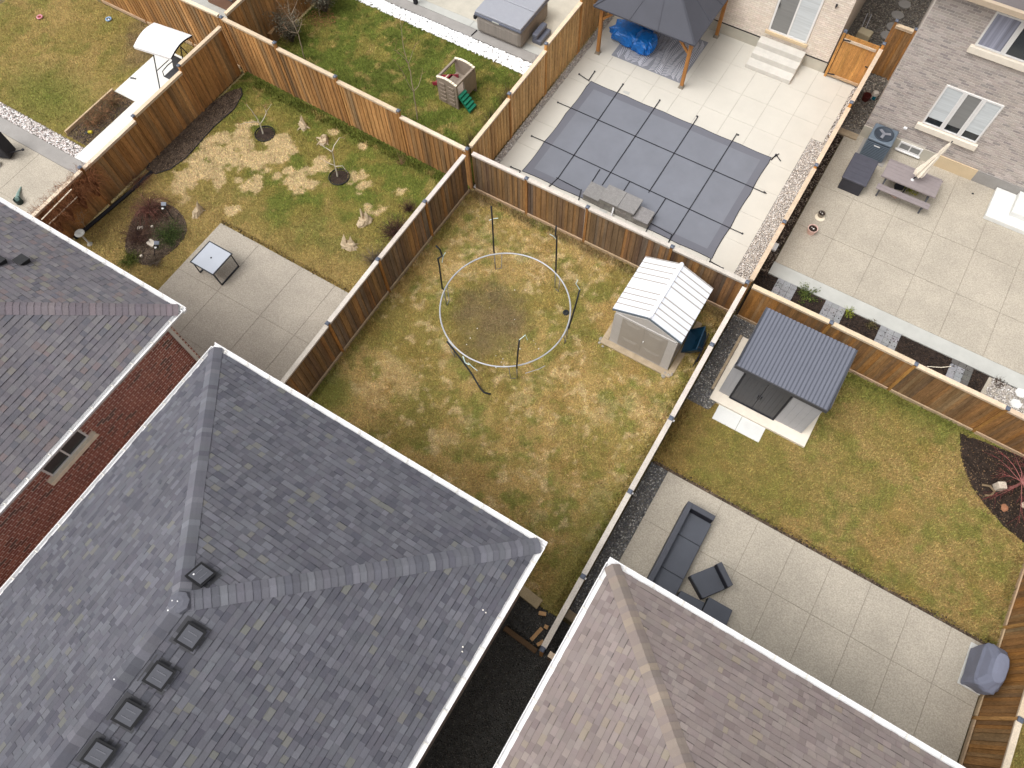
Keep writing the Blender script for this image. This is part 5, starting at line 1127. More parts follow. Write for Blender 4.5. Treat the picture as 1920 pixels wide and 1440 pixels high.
p = U(705, 492); twigs('shrub', 'grey-brown twiggy shrub by the middle fence near the patio', 'shrub', (p.x, p.y), .5, .4, 180, GYT, 47)
p = U(768, 395); twigs('shrub', 'small dark shrub by the middle fence nearest the back corner', 'shrub', (p.x, p.y), .32, .4, 110, DKT, 48)
p = U(752, 308); twigs('shrub', 'tiny bare shrub at the foot of the back fence', 'shrub', (p.x, p.y), .3, .4, 24, [s(150, 120, 90)], 49)
for k, (lab, px, py, l, w_) in enumerate((('white flat stone slab in the middle of the oval bed', 286, 458, .3, .22), ('small pale stone at the upper left of the oval bed', 265, 430, .2, .12), ('small round pale stone at the lower end of the oval bed', 267, 482, .09, .08), ('pinkish little stone under the weeping shrub', 287, 427, .08, .08))):
    p = U(px, py); b = MB(); b.cbox((p.x, p.y, .06), l, w_, .09, k * .7, s(226, 216, 200)); tag(b.build('stone', M['stonewall'], bevel=.02), lab, 'stone')
for lab, f0, t0 in (('solar spotlight on a thin black stake above the weeping shrub', (325, 412), (308, 385)), ('solar spotlight on a black stake beside the white slab', (290, 480), (290, 452))):
    p = U(*f0); q = PV(p, *t0); r_ = thing('garden_light', lab, 'garden light', (p.x, p.y, 0), 'solar garden lights')
    b = MB(); b.tube([p, q], .014, 6); b.build('stake', M['black'], r_)
    dx = (-.02, .02) if t0[0] > 300 else (.14, -.03)
    b = MB(); b.cbox(q + Vector((dx[0], dx[1], .04)), .17, .12, .025, .5, rx=.5); b.build('solar_panel', M['cap'], r_)
    b = MB(); c_ = q + Vector((dx[0] + .08, dx[1] - .08, -.02)); b.tube([c_, c_ + Vector((.02, -.07, .06))], [.05, .06], 10); hd = b.build('lamp_head', M['black'], r_)
    b = MB(); c_ = c_ + Vector((.021, -.073, .064)); b.lathe(c_, [(.045, 0), (.04, .008)], 10); b.build('lens', M['whitecon'], hd)
# vines and dry brush on the lower left fence, white poles, bird bath
VN = [s(140, 92, 60), s(120, 76, 52), s(160, 112, 78)]
for k, y in enumerate((6.0, 5.4, 4.8, 4.3)):
    twigs('vine', ['dry brown vine tangle on the fence, topmost of four', 'dry brown vine tangle on the fence, second from top', 'dry brown vine tangle on the fence above the white poles', 'dry brown vine tangle beside the left roof gutter'][k], 'vine', (-20.62, y, .7), .75, 1.1, 190, VN, 60 + k, rad=.006, segs=5, droop=.6, group='dry vines on the left fence')
for k, (a, c_) in enumerate((((78, 412), (134, 355)), ((92, 420), (145, 369)))):
    P = PX(*a, -20.45); Q = PX(*c_, -20.45); b = MB(); b.tube([P, Q], .02, 6); tag(b.build('white_pole', M['ivory']), ['long white pole across the vines, upper left of the pair', 'long white pole across the vines, lower right of the pair'][k], 'pole')
sapling('dead pale branchy bush at the foot of the vine fence', (163, 430), [[(163, 430), (157, 422), (153, 412), (150, 404)], [(155, 418), (147, 412), (142, 405)], [(156, 420), (159, 408), (158, 398)]], [s(190, 170, 140)], None, rad=.016, twig_seed=12)
p = U(150, 438, .6); b = MB(); b.lathe((p.x, p.y, .0), [(.1, 0), (.08, .03), (.03, .06), (.03, .5), (.06, .56), (.16, .6), (.165, .64), (.14, .63), (.02, .6)], 20, cap1=False); tag(b.build('bird_bath', M['smooth'], smooth=True), 'small round grey bird bath by the roof gutter at left', 'bird bath')
b = MB(); b.tube([U(285, 322, .05), U(255, 350, .04), U(225, 376, .04), U(190, 405, .05), U(140, 447, .05)], .07, 7); tag(b.build('drain_pipe', M['black'], smooth=True), 'black corrugated pipe lying along the foot of the left fence', 'pipe')
pts = [Vector((p[0], p[1], .03)) for p in BED_W]; b = MB(); b.tube(pts[5:] + pts[:2], .018, 6); tag(b.build('bed_edging', M['black']), 'black plastic edging around the long dark bed', 'edging')
p = U(262, 340); twigs('shrub', 'flat reddish brush heap between fence and straw lawn', 'shrub', (p.x, p.y), .6, .2, 110, [s(140, 104, 84), s(120, 84, 70)], 71)

# ornamental grasses
def tuft(label, base, r, h, n, cols, seed, group='ornamental grass clumps'):
    random.seed(seed); root = thing('ornamental_grass', label, 'grass clump', (base[0], base[1], 0), group); b = MB()
    for i in range(n):
        a = random.uniform(0, 6.28); rr = r * random.random() ** .5; x0_ = base[0] + math.cos(a) * rr * .5; y0_ = base[1] + math.sin(a) * rr * .5; hh = h * random.uniform(.6, 1.05)
        x1_ = base[0] + math.cos(a) * rr * 1.15; y1_ = base[1] + math.sin(a) * rr * 1.15; w_ = .009; ca, sa = -math.sin(a) * w_, math.cos(a) * w_
        b.add([(x0_ - ca, y0_ - sa, 0), (x0_ + ca, y0_ + sa, 0), (x1_ + ca * .6, y1_ + sa * .6, hh * .8), (x1_ + (x1_ - x0_) * .3, y1_ + (y1_ - y0_) * .3, hh)], [(0, 1, 2, 3)], vary(random.choice(cols), .2))
    b.build('blades', M['leaf'], root); return root
OG = [s(132, 118, 90), s(116, 108, 76), s(150, 134, 100), s(96, 96, 66)]
tuft('upright olive grass clump at the end of the white stones by the honey fence', (-10.85, 18.9), .32, .75, 420, [s(112, 106, 66), s(96, 92, 58), s(134, 122, 84)], 80)
tuft('feathery brown grass clump, upper of two right of the playset', (-10.95, 16.9), .45, .9, 360, OG, 81)
tuft('feathery brown grass clump, lower of two right of the playset', (-10.95, 15.8), .42, .8, 320, OG, 82)
tuft('brown grass clump in the corner where three fences meet', (-10.95, 14.4), .45, .8, 320, OG, 83)
twigs('evergreen_shrub', 'tall grey-green shrub against the brown fence, upper of two', 'shrub', (-20.1, 17.6), .75, 1.6, 240, GYT, 84, leaf=([s(112, 112, 98), s(96, 96, 84), s(130, 124, 106)], 2600, .07))
twigs('evergreen_shrub', 'tall grey-green shrub in the fence corner, lower of two', 'shrub', (-20.2, 15.6), .6, 1.3, 200, GYT, 85, leaf=([s(108, 104, 88), s(92, 90, 76), s(126, 116, 98)], 2000, .06))
p = U(510, 75); b = MB(); b.cbox((p.x, p.y, .25), .5, .4, .5, .2, s(168, 130, 88)).cbox((p.x, p.y, .51), .56, .46, .04, .2, s(186, 150, 108)); tag(b.build('wooden_box', M['rail'], bevel=.01), 'small wooden box behind the fence by the grey-green shrubs', 'box')
# leaf litter patches
def litter_patch(label, c, r, n, cols, seed, sz=.05):
    random.seed(seed); b = MB()
    for _ in range(n):
        a = random.uniform(0, 6.28); rr = r * math.sqrt(random.random()); x, y = c[0] + math.cos(a) * rr, c[1] + math.sin(a) * rr * .8
        t = random.uniform(0, 6.28); l = sz * random.uniform(.4, 1); b.add([(x - math.cos(t) * l, y - math.sin(t) * l, .045), (x + math.sin(t) * l * .5, y - math.cos(t) * l * .5, .06), (x + math.cos(t) * l, y + math.sin(t) * l, .05), (x - math.sin(t) * l * .5, y + math.cos(t) * l * .5, .065)], [(0, 1, 2, 3)], vary(random.choice(cols), .25))
    tag(b.build('fallen_leaves', M['leaf']), label, 'leaves', kind='stuff')
p = U(604, 36); litter_patch('brown fallen leaves around the small tree at the top lawn edge', (p.x, p.y), .6, 260, [s(150, 110, 70), s(130, 96, 64)], 90)
p = U(240, 440); litter_patch('brown leaves scattered between the fence and the oval bed', (p.x - 1.0, p.y + .6), 1.6, 260, [s(120, 90, 62), s(90, 68, 50)], 91, .04)
p = U(1880, 905); litter_patch('dry bark crumbs in the maple bed', (p.x, p.y), 1.5, 500, [s(110, 84, 64), s(70, 54, 46), s(140, 112, 84)], 92, .03)

litter_patch('stray dry leaves on the lawn between trampoline and shed', (-4.2, 7.5), 3.4, 90, [s(120, 92, 62), s(150, 120, 84)], 93, .035)
# ------------------------------------------------------------ maple bed, right edge
c = U(1893, 915); ml = thing('maple_tree', 'small red-twigged weeping maple in the dark mulch bed', 'tree', (c.x, c.y, 0))
random.seed(21); b = MB(); b.tube([(c.x, c.y, 0), (c.x + .03, c.y, .25), (c.x + .02, c.y + .02, .55)], [.05, .04, .035], 7, s(160, 110, 104)); b.build('trunk', M['twig'], ml)
b = MB(); fine = MB(); top = Vector((c.x + .02, c.y + .02, .52))
for i in range(15):
    a = 6.28 * i / 15 + random.uniform(-.2, .2); L_ = random.uniform(.65, 1.1); P = [top]
    for k in range(1, 7):
        t = k / 6; a += random.uniform(-.22, .22); P.append(P[-1] + Vector((math.cos(a), math.sin(a), .55 - 1.15 * t)) * L_ / 6)
    b.tube(P, [.014, .012, .010, .008, .006, .004, .002], 4, vary(s(152, 98, 94), .08), cap=False)
    for _ in range(9):
        q = random.choice(P[2:]); a2 = a + random.uniform(-1.1, 1.1); l = random.uniform(.15, .4); fine.tube([q, q + Vector((math.cos(a2) * l * .5, math.sin(a2) * l * .5, -.03)), q + Vector((math.cos(a2) * l, math.sin(a2) * l, -.12))], [.005, .004, .002], 3, vary(s(128, 66, 66), .15), cap=False)
b.build('branches', M['twig'], ml); fine.build('twigs', M['twig'], ml)
p = U(1868, 915); wb2 = thing('stone_bench', 'small pale log seat with a flat top in the maple bed', 'garden ornament', (p.x, p.y, 0))
b = MB(); b.cbox((p.x, p.y, .17), .22, .2, .3, .5, s(214, 200, 182)); b.build('block', M['stonewall'], wb2, bevel=.02)
q = U(1850, 920); b = MB(); b.tube([(q.x - .18, q.y + .08, .03), (q.x, q.y + .12, .1), (q.x + .14, q.y + .02, .12), (q.x + .1, q.y - .13, .1), (q.x - .02, q.y - .18, .03)], .035, 6, s(130, 112, 88)); b.build('curved_root', M['rail'], wb2)
for lab, px, py in (('pale stone at the right edge of the maple bed', 1918, 948), ('dry rust-coloured clump below the log seat', 1882, 953)):
    p = U(px, py); b = MB(); b.rock((p.x, p.y, .04), .1, .5, s(200, 180, 160) if px > 1900 else s(160, 112, 84), 1); tag(b.build('stone', M['stonewall']), lab, 'stone')

# ------------------------------------------------------------ north-east yard: AC, box, picnic table, umbrella, pots
ac = thing('air_conditioner', 'blue-grey outdoor air conditioning unit at the brick corner', 'air conditioner', (1.1, 21.5, .03))
ax0, ax1, ay0, ay1 = .72, 1.5, 21.2, 21.95
b = MB(); b.box(ax0, ax1, ay0, ay1, .05, .82); b.build('body', M['acdark'], ac, bevel=.06)
b = MB()
for k in range(11): z = .12 + k * .062; b.box(ax0 - .006, ax1 + .006, ay0 - .01, ay1 + .01, z, z + .028)
b.build('louvre', M['acmetal'], ac, bevel=.004)
b = MB(); b.box(ax0 - .02, ax1 + .02, ay0 - .02, ay1 + .02, .82, .9); tp = b.build('top', M['acmetal'], ac, bevel=.05)
cx, cy = (ax0 + ax1) / 2, (ay0 + ay1) / 2; b = MB(); b.lathe((cx, cy, .9), [(.33, 0.002), (.33, .03), (.3, .035), (.28, .012), (.1, .008)], 28); b.build('fan_guard', M['acdark'], tp, smooth=True)
b = MB()
for k in range(3): a = 2.09 * k + .4; b.bar((cx, cy, .925), (cx + math.cos(a) * .22, cy + math.sin(a) * .22, .925), .1, .008)
b.lathe((cx, cy, .92), [(.05, 0), (.05, .02)], 10); b.build('fan', M['galvdull'], tp)
for k in range(3): pass
b = MB(); b.box(1.0, 1.2, ay0 - .018, ay0 - .011, .66, .70); b.build('badge', M['white'], ac)
b = MB(); b.box(.62, 1.62, 21.1, 22.05, .03, .05); b.build('pad', M['greycon'], ac)
b = MB(); b.cbox((1.62, 22.03, 1.05), .12, .08, .06); tag(b.build('disconnect_box', M['white'], bevel=.005), 'small white electrical fitting on brick beside the air conditioner', 'electrical box')
sb = thing('storage_box', 'dark plastic deck storage box on the right-hand patio', 'storage box', (1, 20, .03))
b = MB(); b.box(.6, 1.35, 19.48, 20.66, .03, .52); b.build('body', M['darkerresin'], sb, bevel=.015)
b = MB(); b.box(.56, 1.4, 19.46, 20.7, .521, .6); ld = b.build('lid', M['darkresin'], sb, bevel=.03)
b = MB()
for k in range(5): b.box(.68 + 0, 1.28, 19.58 + k * .22, 19.72 + k * .22, .6, .606)
b.build('lid_panel', M['darkresin'], ld, bevel=.003)
pt = thing('picnic_table', 'grey-brown resin picnic table with two benches', 'picnic table', (2.6, 20.4, .03))
b = MB()
for k in range(5): b.box(1.66, 3.46, 20.02 + k * .148, 20.02 + k * .148 + .143, .72, .757)
b.box(1.64, 3.48, 20.0, 20.018, .70, .76).box(1.64, 3.48, 20.762, 20.78, .70, .76); b.build('table_top', M['resin'], pt, bevel=.004)
for y in (19.72, 20.92):
    b = MB(); b.box(1.7, 3.48, y, y + .125, .42, .45).box(1.7, 3.48, y + .13, y + .25, .42, .45); b.build('bench', M['resin'], pt, bevel=.004)
for x in (1.85, 3.3):
    b = MB(); b.bar((x, 19.8, .05), (x, 20.25, .7), .05, .07).bar((x, 21.0, .05), (x, 20.55, .7), .05, .07).bar((x, 19.72, .39), (x, 21.15, .39), .05, .06).bar((x, 20.03, .69), (x, 20.76, .69), .05, .05); b.build('leg', M['charcoal'], pt)
um = thing('patio_umbrella', 'folded cream umbrella leaning from the picnic table', 'umbrella', (2.59, 20.34, .75))
p0 = U(1711, 337, .76); p1 = U(1786, 265, 2.55)
b = MB(); b.tube([Vector((p0.x - .02, p0.y, .1)), p0, p1], .02, 8); b.build('pole', M['black'], um)
b = MB(); b.lathe((p0.x, p0.y, .757), [(.06, 0), (.05, .025), (.02, .05)], 12); b.build('collar', M['white'], um)
b = MB(); N = 16; vs = []; ax = (p1 - p0); axn = ax.normalized(); e1 = axn.orthogonal().normalized(); e2 = axn.cross(e1)
for k, (t, r_) in enumerate(((.14, .15), (.2, .17), (.4, .11), (.6, .085), (.68, .05), (.74, .07), (.9, .045), (.99, .015))):
    for i in range(N): a = 6.28 * i / N; rr = r_ * (1.1 if i % 2 else .65); q = p0 + ax * t; vs.append(q + e1 * math.cos(a) * rr + e2 * math.sin(a) * rr)
b.add(vs, [(k * N + i, k * N + (i + 1) % N, (k + 1) * N + (i + 1) % N, (k + 1) * N + i) for k in range(7) for i in range(N)]); b.build('canopy', M['stone'], um)
def pot(label, px, py, r, h, m, top):
    p = U(px, py, .03); t = thing('flower_pot', label, 'flower pot', (p.x, p.y, .03), 'empty pots on the patio')
    b = MB(); b.lathe((p.x, p.y, .03), [(r * .7, 0), (r * .95, h * .8), (r, h), (r * .88, h), (r * .85, h * .85)], 22, cap1=False); b.build('pot', M[m], t, smooth=False)
    b = MB(); b.lathe((p.x, p.y, .03), [(r * .86, h * .84), (r * .3, h * .86), (0, h * .87)], 16, cap1=False); b.build('soil', M['soil'], t)
    b = MB(); b.rock((p.x + .02, p.y, .03 + h * .9), r * .22, .6, top).rock((p.x - .05, p.y + .03, .03 + h * .9), r * .16, .6, top); b.build('pebble', M['pebble'], t)
pot('pink-cream terracotta pot, lower and larger of the two pots', 1520, 436, .165, .24, 'terracotta', (.8, .78, .75)); pot('grey-olive pot, upper and smaller of the two pots', 1538, 405, .13, .16, 'clay', (.75, .72, .7))
p = U(1537, 408, .03); b = MB(); b.lathe((p.x, p.y, .031), [(.15, 0), (.17, .02), (.15, .022)], 20); tag(b.build('saucer', M['ivory']), 'pale saucer under the smaller grey-olive pot', 'saucer')
p = U(1705, 358, .03); pl = twigs('potted_plant', 'spiky yellow-green plant under the picnic table', 'plant', (p.x, p.y), .3, .38, 60, [s(150, 150, 66)], 95, rad=.012, droop=.5, leaf=([s(158, 156, 70), s(120, 128, 58)], 220, .12))
p = U(1675, 366, .03); b = MB(); b.cbox((p.x, p.y, .06), .3, .16, .06, -.4, s(206, 176, 160)); tag(b.build('brick_stone', M['stonewall'], bevel=.02), 'small pinkish stone under the picnic bench', 'stone')
p = U(1684, 352, .03); b = MB(); b.cbox((p.x, p.y, .12), .28, .2, .2, .3); tag(b.build('umbrella_base', M['black'], bevel=.03), 'black block under the picnic table', 'umbrella base')
p = U(1450, 466); b = MB(); b.cbox((p.x + .02, p.y, .1), .16, .3, .1, 0, (.9, .9, .9)); tag(b.build('white_box', M['mix'], bevel=.02), 'small white box in the narrow bed beside the pool fence', 'box')
p = U(1824, 363, .03); b = MB(); b.lathe((p.x, p.y, .031), [(.04, 0), (.03, .01)], 10); tag(b.build('floor_drain', M['black']), 'tiny dark drain in the patio near the white porch', 'drain')
# paver crossings in the dark bed
random.seed(17)
for k, (px, py, dk) in enumerate(((1472, 540, 0), (1558, 590, 0), (1663, 635, 0), (1798, 700, 1))):
    p = U(px, py); g = thing('paver_pad', ['grey paver crossing in the dark bed nearest the pool corner', 'grey paver crossing second from the pool corner', 'grey paver crossing third from the pool corner', 'stained grey paver crossing nearest the hexagon stones'][k], 'paver pad', (p.x, 14.1, 0), 'paver crossings in the dark bed')
    b = MB()
    for i in range(3):
        for j in range(10):
            x = p.x - .33 + i * .22; y = 13.25 + j * .185
            if y > 15.0: continue
            b.box(x + .004, x + .216, y + .004, y + .181, 0, .035 + random.uniform(0, .006), vary(s(150, 150, 152) if not dk or random.random() < .5 else s(100, 98, 94), .08))
    b.build('pavers', M['paver'], g)
for k, (px, py, cols, n) in enumerate(((1510, 556, [s(88, 104, 48), s(110, 120, 60), s(70, 84, 42)], 420), (1590, 588, [s(150, 160, 60), s(120, 130, 52)], 60), (1632, 610, [s(90, 84, 54), s(110, 100, 66)], 90), (1870, 720, [s(80, 62, 52)], 60))):
    p = U(px, py); twigs('bed_plant', ['leafy green perennial in the dark bed nearest the pool', 'small lime-green sprout in the dark bed', 'sparse brownish perennial in the middle of the dark bed', 'few dry stems in the dark bed near the hexagon stones'][k], 'plant', (p.x, p.y), .42 if k == 0 else .22, .14, 30, cols, 100 + k, leaf=(cols, n, .06))
b = MB(); b.tube([U(1738, 687, .1), U(1765, 689, .12), U(1783, 687, .1)], .012, 5); tag(b.build('bamboo_stick', M['ivory']), 'thin bamboo stick lying across the dark bed', 'stick')
for k, (px, py) in enumerate(((1903, 758), (1912, 738))):
    p = U(px, py); b = MB(); P = [(p.x + math.cos(a) * .17, p.y + math.sin(a) * .17) for a in [math.radians(60 * i + 10) for i in range(6)]]; b.prism(P, 0, .06); tag(b.build('hexagon_stone', M['whitecon'], bevel=.008), ['white hexagon stepping stone nearer the fence cap', 'white hexagon stepping stone nearer the patio edge'][k], 'stepping stone')
pebbles('gravel', 'pale beige gravel around the hexagon stones at the right edge', [(7.0, 13.3), (9, 13.3), (9, 15.05), (7.2, 15.05)], 900, (.015, .035), BEIGEP, .03)
# stepping stones and clutter in the far side yard
for k, (px, py) in enumerate(((1695, 10), (1682, 30), (1673, 52), (1662, 68))):
    p = U(px, py); b = MB(); b.lathe((p.x, p.y, 0), [(.24, -.02), (.25, .05), (.22, .06)], 9); tag(b.build('stepping_stone', M['greycon']), ['topmost grey stepping stone in the gravel between upper houses', 'second stepping stone from the top in the side gravel', 'third stepping stone from the top in the side gravel', 'stepping stone nearest the beige cart and cedar gate'][k], 'stepping stone', 'stepping stones in the side gravel')
p = U(1622, 62, .5); cr = thing('hose_cart', 'beige utility cart with black wheels behind the cedar gate', 'cart', (p.x, p.y, 0))
b = MB(); b.cbox((p.x, p.y, .42), .5, .36, .3, -.1, s(206, 192, 160)); b.build('body', M['mix'], cr, bevel=.03)
b = MB(); b.tube([(p.x - .24, p.y - .2, .14), (p.x - .18, p.y - .2, .14)], .13, 14, (.03, .03, .03)).tube([(p.x + .18, p.y - .2, .14), (p.x + .24, p.y - .2, .14)], .13, 14, (.03, .03, .03)); b.build('wheel', M['black'], cr)
b = MB(); b.tube([(p.x - .2, p.y + .1, .4), (p.x - .25, p.y + .35, 1.0), (p.x - .1, p.y + .36, 1.0), (p.x - .05, p.y + .1, .4)], .015, 6); b.build('handle', M['galv'], cr)
p = U(1637, 184); b = MB(); b.lathe((p.x, p.y, 0), [(.11, 0), (.12, .2), (.1, .28), (.04, .3)], 14, s(214, 206, 196)); b.cbox((p.x + .02, p.y - .1, .1), .12, .05, .14, 0, s(20, 110, 130)); tag(b.build('bottle_jug', M['mix']), 'white jug with teal label by the grey brick corner', 'jug')
p = U(1622, 187); b = MB(); b.lathe((p.x, p.y, 0), [(.12, 0), (.15, .22), (.13, .22), (.1, .04)], 16, s(92, 40, 36)); tag(b.build('plastic_pot', M['mix']), 'dark maroon plastic pot in the gravel near the grey brick corner', 'flower pot')
b = MB(); b.box(-.28, .4, 21.78, 22.05, 0, .09); tag(b.build('timber_step', M['oldwood'], bevel=.01), 'weathered timber step between fence and grey brick corner', 'step')

# ------------------------------------------------------------ hot tub and playset (north yard)
tb = thing('hot_tub', 'covered hot tub with grey lid and brown slatted sides', 'hot tub', (-13.2, 20.5, .04))
hx0, hx1, hy0, hy1 = -14.2, -12.15, 19.62, 21.75
b = MB(); b.box(hx0, hx1, hy0, hy1, .05, .8); b.build('cabinet', M['tubside'], tb, bevel=.16)
b = MB(); b.box(hx0 - .03, hx1 + .03, hy0 - .03, hy1 + .03, .78, .90); b.build('rim', M['tubrim'], tb, bevel=.05)
for a, c_ in ((hy0, 20.68), (20.7, hy1)):
    b = MB(); b.box(hx0 - .0, hx1 + .0, a, c_, .901, .98); b.build('lid', M['tublid'], tb, bevel=.03)
b = MB(); b.cbox((-13.25, hy0 - .036, .85), .3, .01, .06); b.build('badge', M['smooth'], tb)
b = MB(); b.cbox((hx0 - .08, 19.75, .6), .1, .12, .14); b.build('strap_lock', M['black'], tb)
b = MB(); b.tube([(hx0 - .02, 19.7, .05), (-14.25, 19.35, .05)], .02, 6); b.build('cable', M['black'], tb)
b = MB(); b.box(-12.02, -11.6, 20.2, 21.0, .04, .24).box(-12.02, -11.78, 20.2, 21.0, .241, .44); tag(b.build('tub_step', M['tubrim'], bevel=.05), 'dark grey plastic step beside the hot tub', 'step')
b = MB(); p = U(780, 8); b.box(p.x - .07, p.x + .07, p.y - .07, p.y + .07, .04, 2.6); tag(b.build('pergola_post', M['black'], bevel=.01), 'black square post at the top edge left of hot tub', 'post')
ps = thing('play_climber', 'plastic climbing playset with grey-tan walls, red and green slides', 'playset', (-12.9, 16.4, 0))
FL, FR_, BR_, BL = U(824, 187), U(860, 206), U(890, 175), U(846, 158)
px0, px1 = FL.x, FR_.x; ex = (FR_ - FL); ex.z = 0; W_ = ex.length; ex.normalize(); ey = Vector((-ex.y, ex.x, 0)); D_ = 1.15
G = lambda a, b_, z: FL + ex * a + ey * b_ + Vector((0, 0, z))
def slabp(a0, a1, b0, b1, z0, z1): return [G(a0, b0, z0), G(a1, b0, z0), G(a1, b1, z0), G(a0, b1, z0)], [G(a0, b0, z1), G(a1, b0, z1), G(a1, b1, z1), G(a0, b1, z1)]
for bb_, zt in ((0, 1.05), (D_ - .07, 1.05)):
    b = MB(); n = 8
    for i in range(n):
        a0, a1 = W_ * i / n, W_ * (i + 1) / n; z1 = zt + .09 * math.sin(math.pi * (i + .5) / n); b.hexa(*slabp(a0, a1, bb_, bb_ + .07, 0 if (bb_ == 0 or i in (0, 7)) else .45, z1 if True else 0))
    wl_ = b.build('side_wall', M['toytan'], ps)
    b = MB()
    for i in range(n): a0, a1 = W_ * i / n, W_ * (i + 1) / n; z1 = zt + .09 * math.sin(math.pi * (i + .5) / n); b.hexa(*slabp(a0, a1, bb_ - .005, bb_ + .075, z1 + .001, z1 + .03))
    b.build('top_trim', M['ivory'], wl_)
    if bb_ == 0:
        b = MB()
        for i in range(2):
            for j in range(5): b.hexa(*slabp(.12 + i * W_ * .45, .12 + i * W_ * .45 + W_ * .28, -.03, -.001, .12 + j * .18, .2 + j * .18))
        b.build('climbing_hold', M['toytan'], wl_)
for a0 in (0, W_ - .08):
    b = MB(); b.hexa(*slabp(a0, a0 + .08, .075, D_ - .075, 1.0, 1.09)); b.build('beam', M['toytan'], ps, bevel=.01)
b = MB(); b.hexa(*slabp(.06, W_ - .06, .08, D_ - .08, .46, .52)); b.build('platform', M['toytan'], ps)
b = MB(); b.hexa(*slabp(W_ - .06, W_, .45, D_ - .08, .2, .98)); b.build('rear_panel', M['toytan'], ps)
b = MB(); b.hexa([G(-.65, .45, .03), G(0, .45, .5), G(0, .85, .5), G(-.65, .85, .03)], [G(-.65, .45, .07), G(0, .45, .55), G(0, .85, .55), G(-.65, .85, .07)]); b.hexa([G(-.65, .42, .03), G(.3, .42, .5), G(.3, .46, .5), G(-.65, .46, .03)], [G(-.65, .42, .15), G(.3, .42, .68), G(.3, .46, .68), G(-.65, .46, .15)]).hexa([G(-.65, .84, .03), G(.3, .84, .5), G(.3, .88, .5), G(-.65, .88, .03)], [G(-.65, .84, .15), G(.3, .84, .68), G(.3, .88, .68), G(-.65, .88, .15)])
b.build('slide', M['toyred'], ps)['label'] = 'red slide'
b = MB(); b.hexa([G(W_, .05, .55), G(W_ + .48, .05, .03), G(W_ + .48, .42, .03), G(W_, .42, .55)], [G(W_, .05, .62), G(W_ + .5, .05, .08), G(W_ + .5, .42, .08), G(W_, .42, .62)])
for k in range(5): t = (k + .3) / 5; b.hexa([G(W_ + .48 * t, .04, .62 - .54 * t), G(W_ + .48 * t + .09, .04, .62 - .54 * t - .05), G(W_ + .48 * t + .09, .43, .62 - .54 * t - .05), G(W_ + .48 * t, .43, .62 - .54 * t)], [G(W_ + .48 * t + .02, .04, .68 - .54 * t), G(W_ + .48 * t + .1, .04, .64 - .54 * t), G(W_ + .48 * t + .1, .43, .64 - .54 * t), G(W_ + .48 * t + .02, .43, .68 - .54 * t)])
b.build('ladder', M['toygreen'], ps)['label'] = 'green stepped ladder'
b = MB(); q = G(.15, .35, .85); N = 20; b.tube([q + ex * (0) + ey * (.12 * math.cos(6.283 * i / N)) + Vector((0, 0, .12 * math.sin(6.283 * i / N))) + ex * (.08 * math.sin(6.283 * i / N)) for i in range(N + 1)], .018, 6).tube([q, q - Vector((0, 0, .3))], .02, 6); b.build('steering_wheel', M['ivory'], ps)

# ------------------------------------------------------------ far west yard: swing, bed, toys, patio things
sw = thing('garden_swing', 'canopied garden swing seat with white arched canopy', 'garden swing', (-22.3, 11.8, .04))
cA, cB, cC, cD = U(250, 87, 1.9), U(320, 109, 1.9), U(360, 66, 1.9), U(289, 42, 1.9); n = 10; vs = []
for k in range(n + 1):
    t = k / n; z = 1.9 + .12 * math.sin(math.pi * t)
    for s0, s1 in ((cA, cD), (cB, cC)): q = s0.lerp(s1, t); vs.append((q.x, q.y, z))
b = MB(); b.add(vs, [(2 * k, 2 * k + 1, 2 * k + 3, 2 * k + 2) for k in range(n)]); b.add([(v[0], v[1], v[2] - .02) for v in vs], [(2 * k + 2, 2 * k + 3, 2 * k + 1, 2 * k) for k in range(n)])
b.add([vs[0], vs[1], (vs[1][0], vs[1][1], vs[1][2] - .1), (vs[0][0], vs[0][1], vs[0][2] - .1)], [(0, 3, 2, 1)]); b.build('canopy', M['white'], sw)
b = MB()
for k in range(n): b.bar(Vector(vs[2 * k + 1]) - Vector((0, 0, .03)), Vector(vs[2 * k + 3]) - Vector((0, 0, .03)), .03, .05)
b.build('canopy_frame', M['blackmetal'], sw)
mid = (cA + cD) / 2; midr = (cB + cC) / 2; ft = U(291, 151, .05)
for m0, sx in ((mid, .3), (midr, -.05)):
    top = Vector((m0.x + sx, m0.y, 1.88)); 
    for dy in (-.72, .55):
        b = MB(); b.tube([top, (top.x, top.y + dy, .05)], .022, 6); b.build('leg', M['blackmetal'], sw)
    b = MB(); b.tube([(top.x, top.y - .45, .75), (top.x, top.y + .35, .75)], .016, 6); b.build('brace', M['blackmetal'], sw)
x0_, x1_ = mid.x + .42, midr.x - .1; ys = mid.y
b = MB(); b.box(x0_, x1_, ys - .35, ys + .15, .45, .49); b.build('seat', M['charcoal'], sw)
b = MB(); b.hexa([(x0_, ys + .15, .47), (x1_, ys + .15, .47), (x1_, ys + .19, .47), (x0_, ys + .19, .47)], [(x0_, ys + .33, .95), (x1_, ys + .33, .95), (x1_, ys + .37, .95), (x0_, ys + .37, .95)]); b.build('backrest', M['charcoal'], sw)
b = MB(); b.tube([(x0_, ys - .35, .47), (x0_, ys - .3, .68), (x0_, ys, .72), (x0_, ys + .3, .7)], .018, 6); b.build('armrest', M['blackmetal'], sw)
b = MB(); b.tube([(x1_, ys - .35, .47), (x1_, ys - .3, .68), (x1_, ys, .72), (x1_, ys + .3, .7)], .018, 6); b.build('armrest', M['blackmetal'], sw)
b = MB(); b.bar((-24.44, 7.65, .07), (-24.44, 10.1, .07), .07, .16, s(200, 176, 144)); tag(b.build('bed_timber', M['rail'], bevel=.008), 'pale timber edging the dead plant bed at left', 'edging')
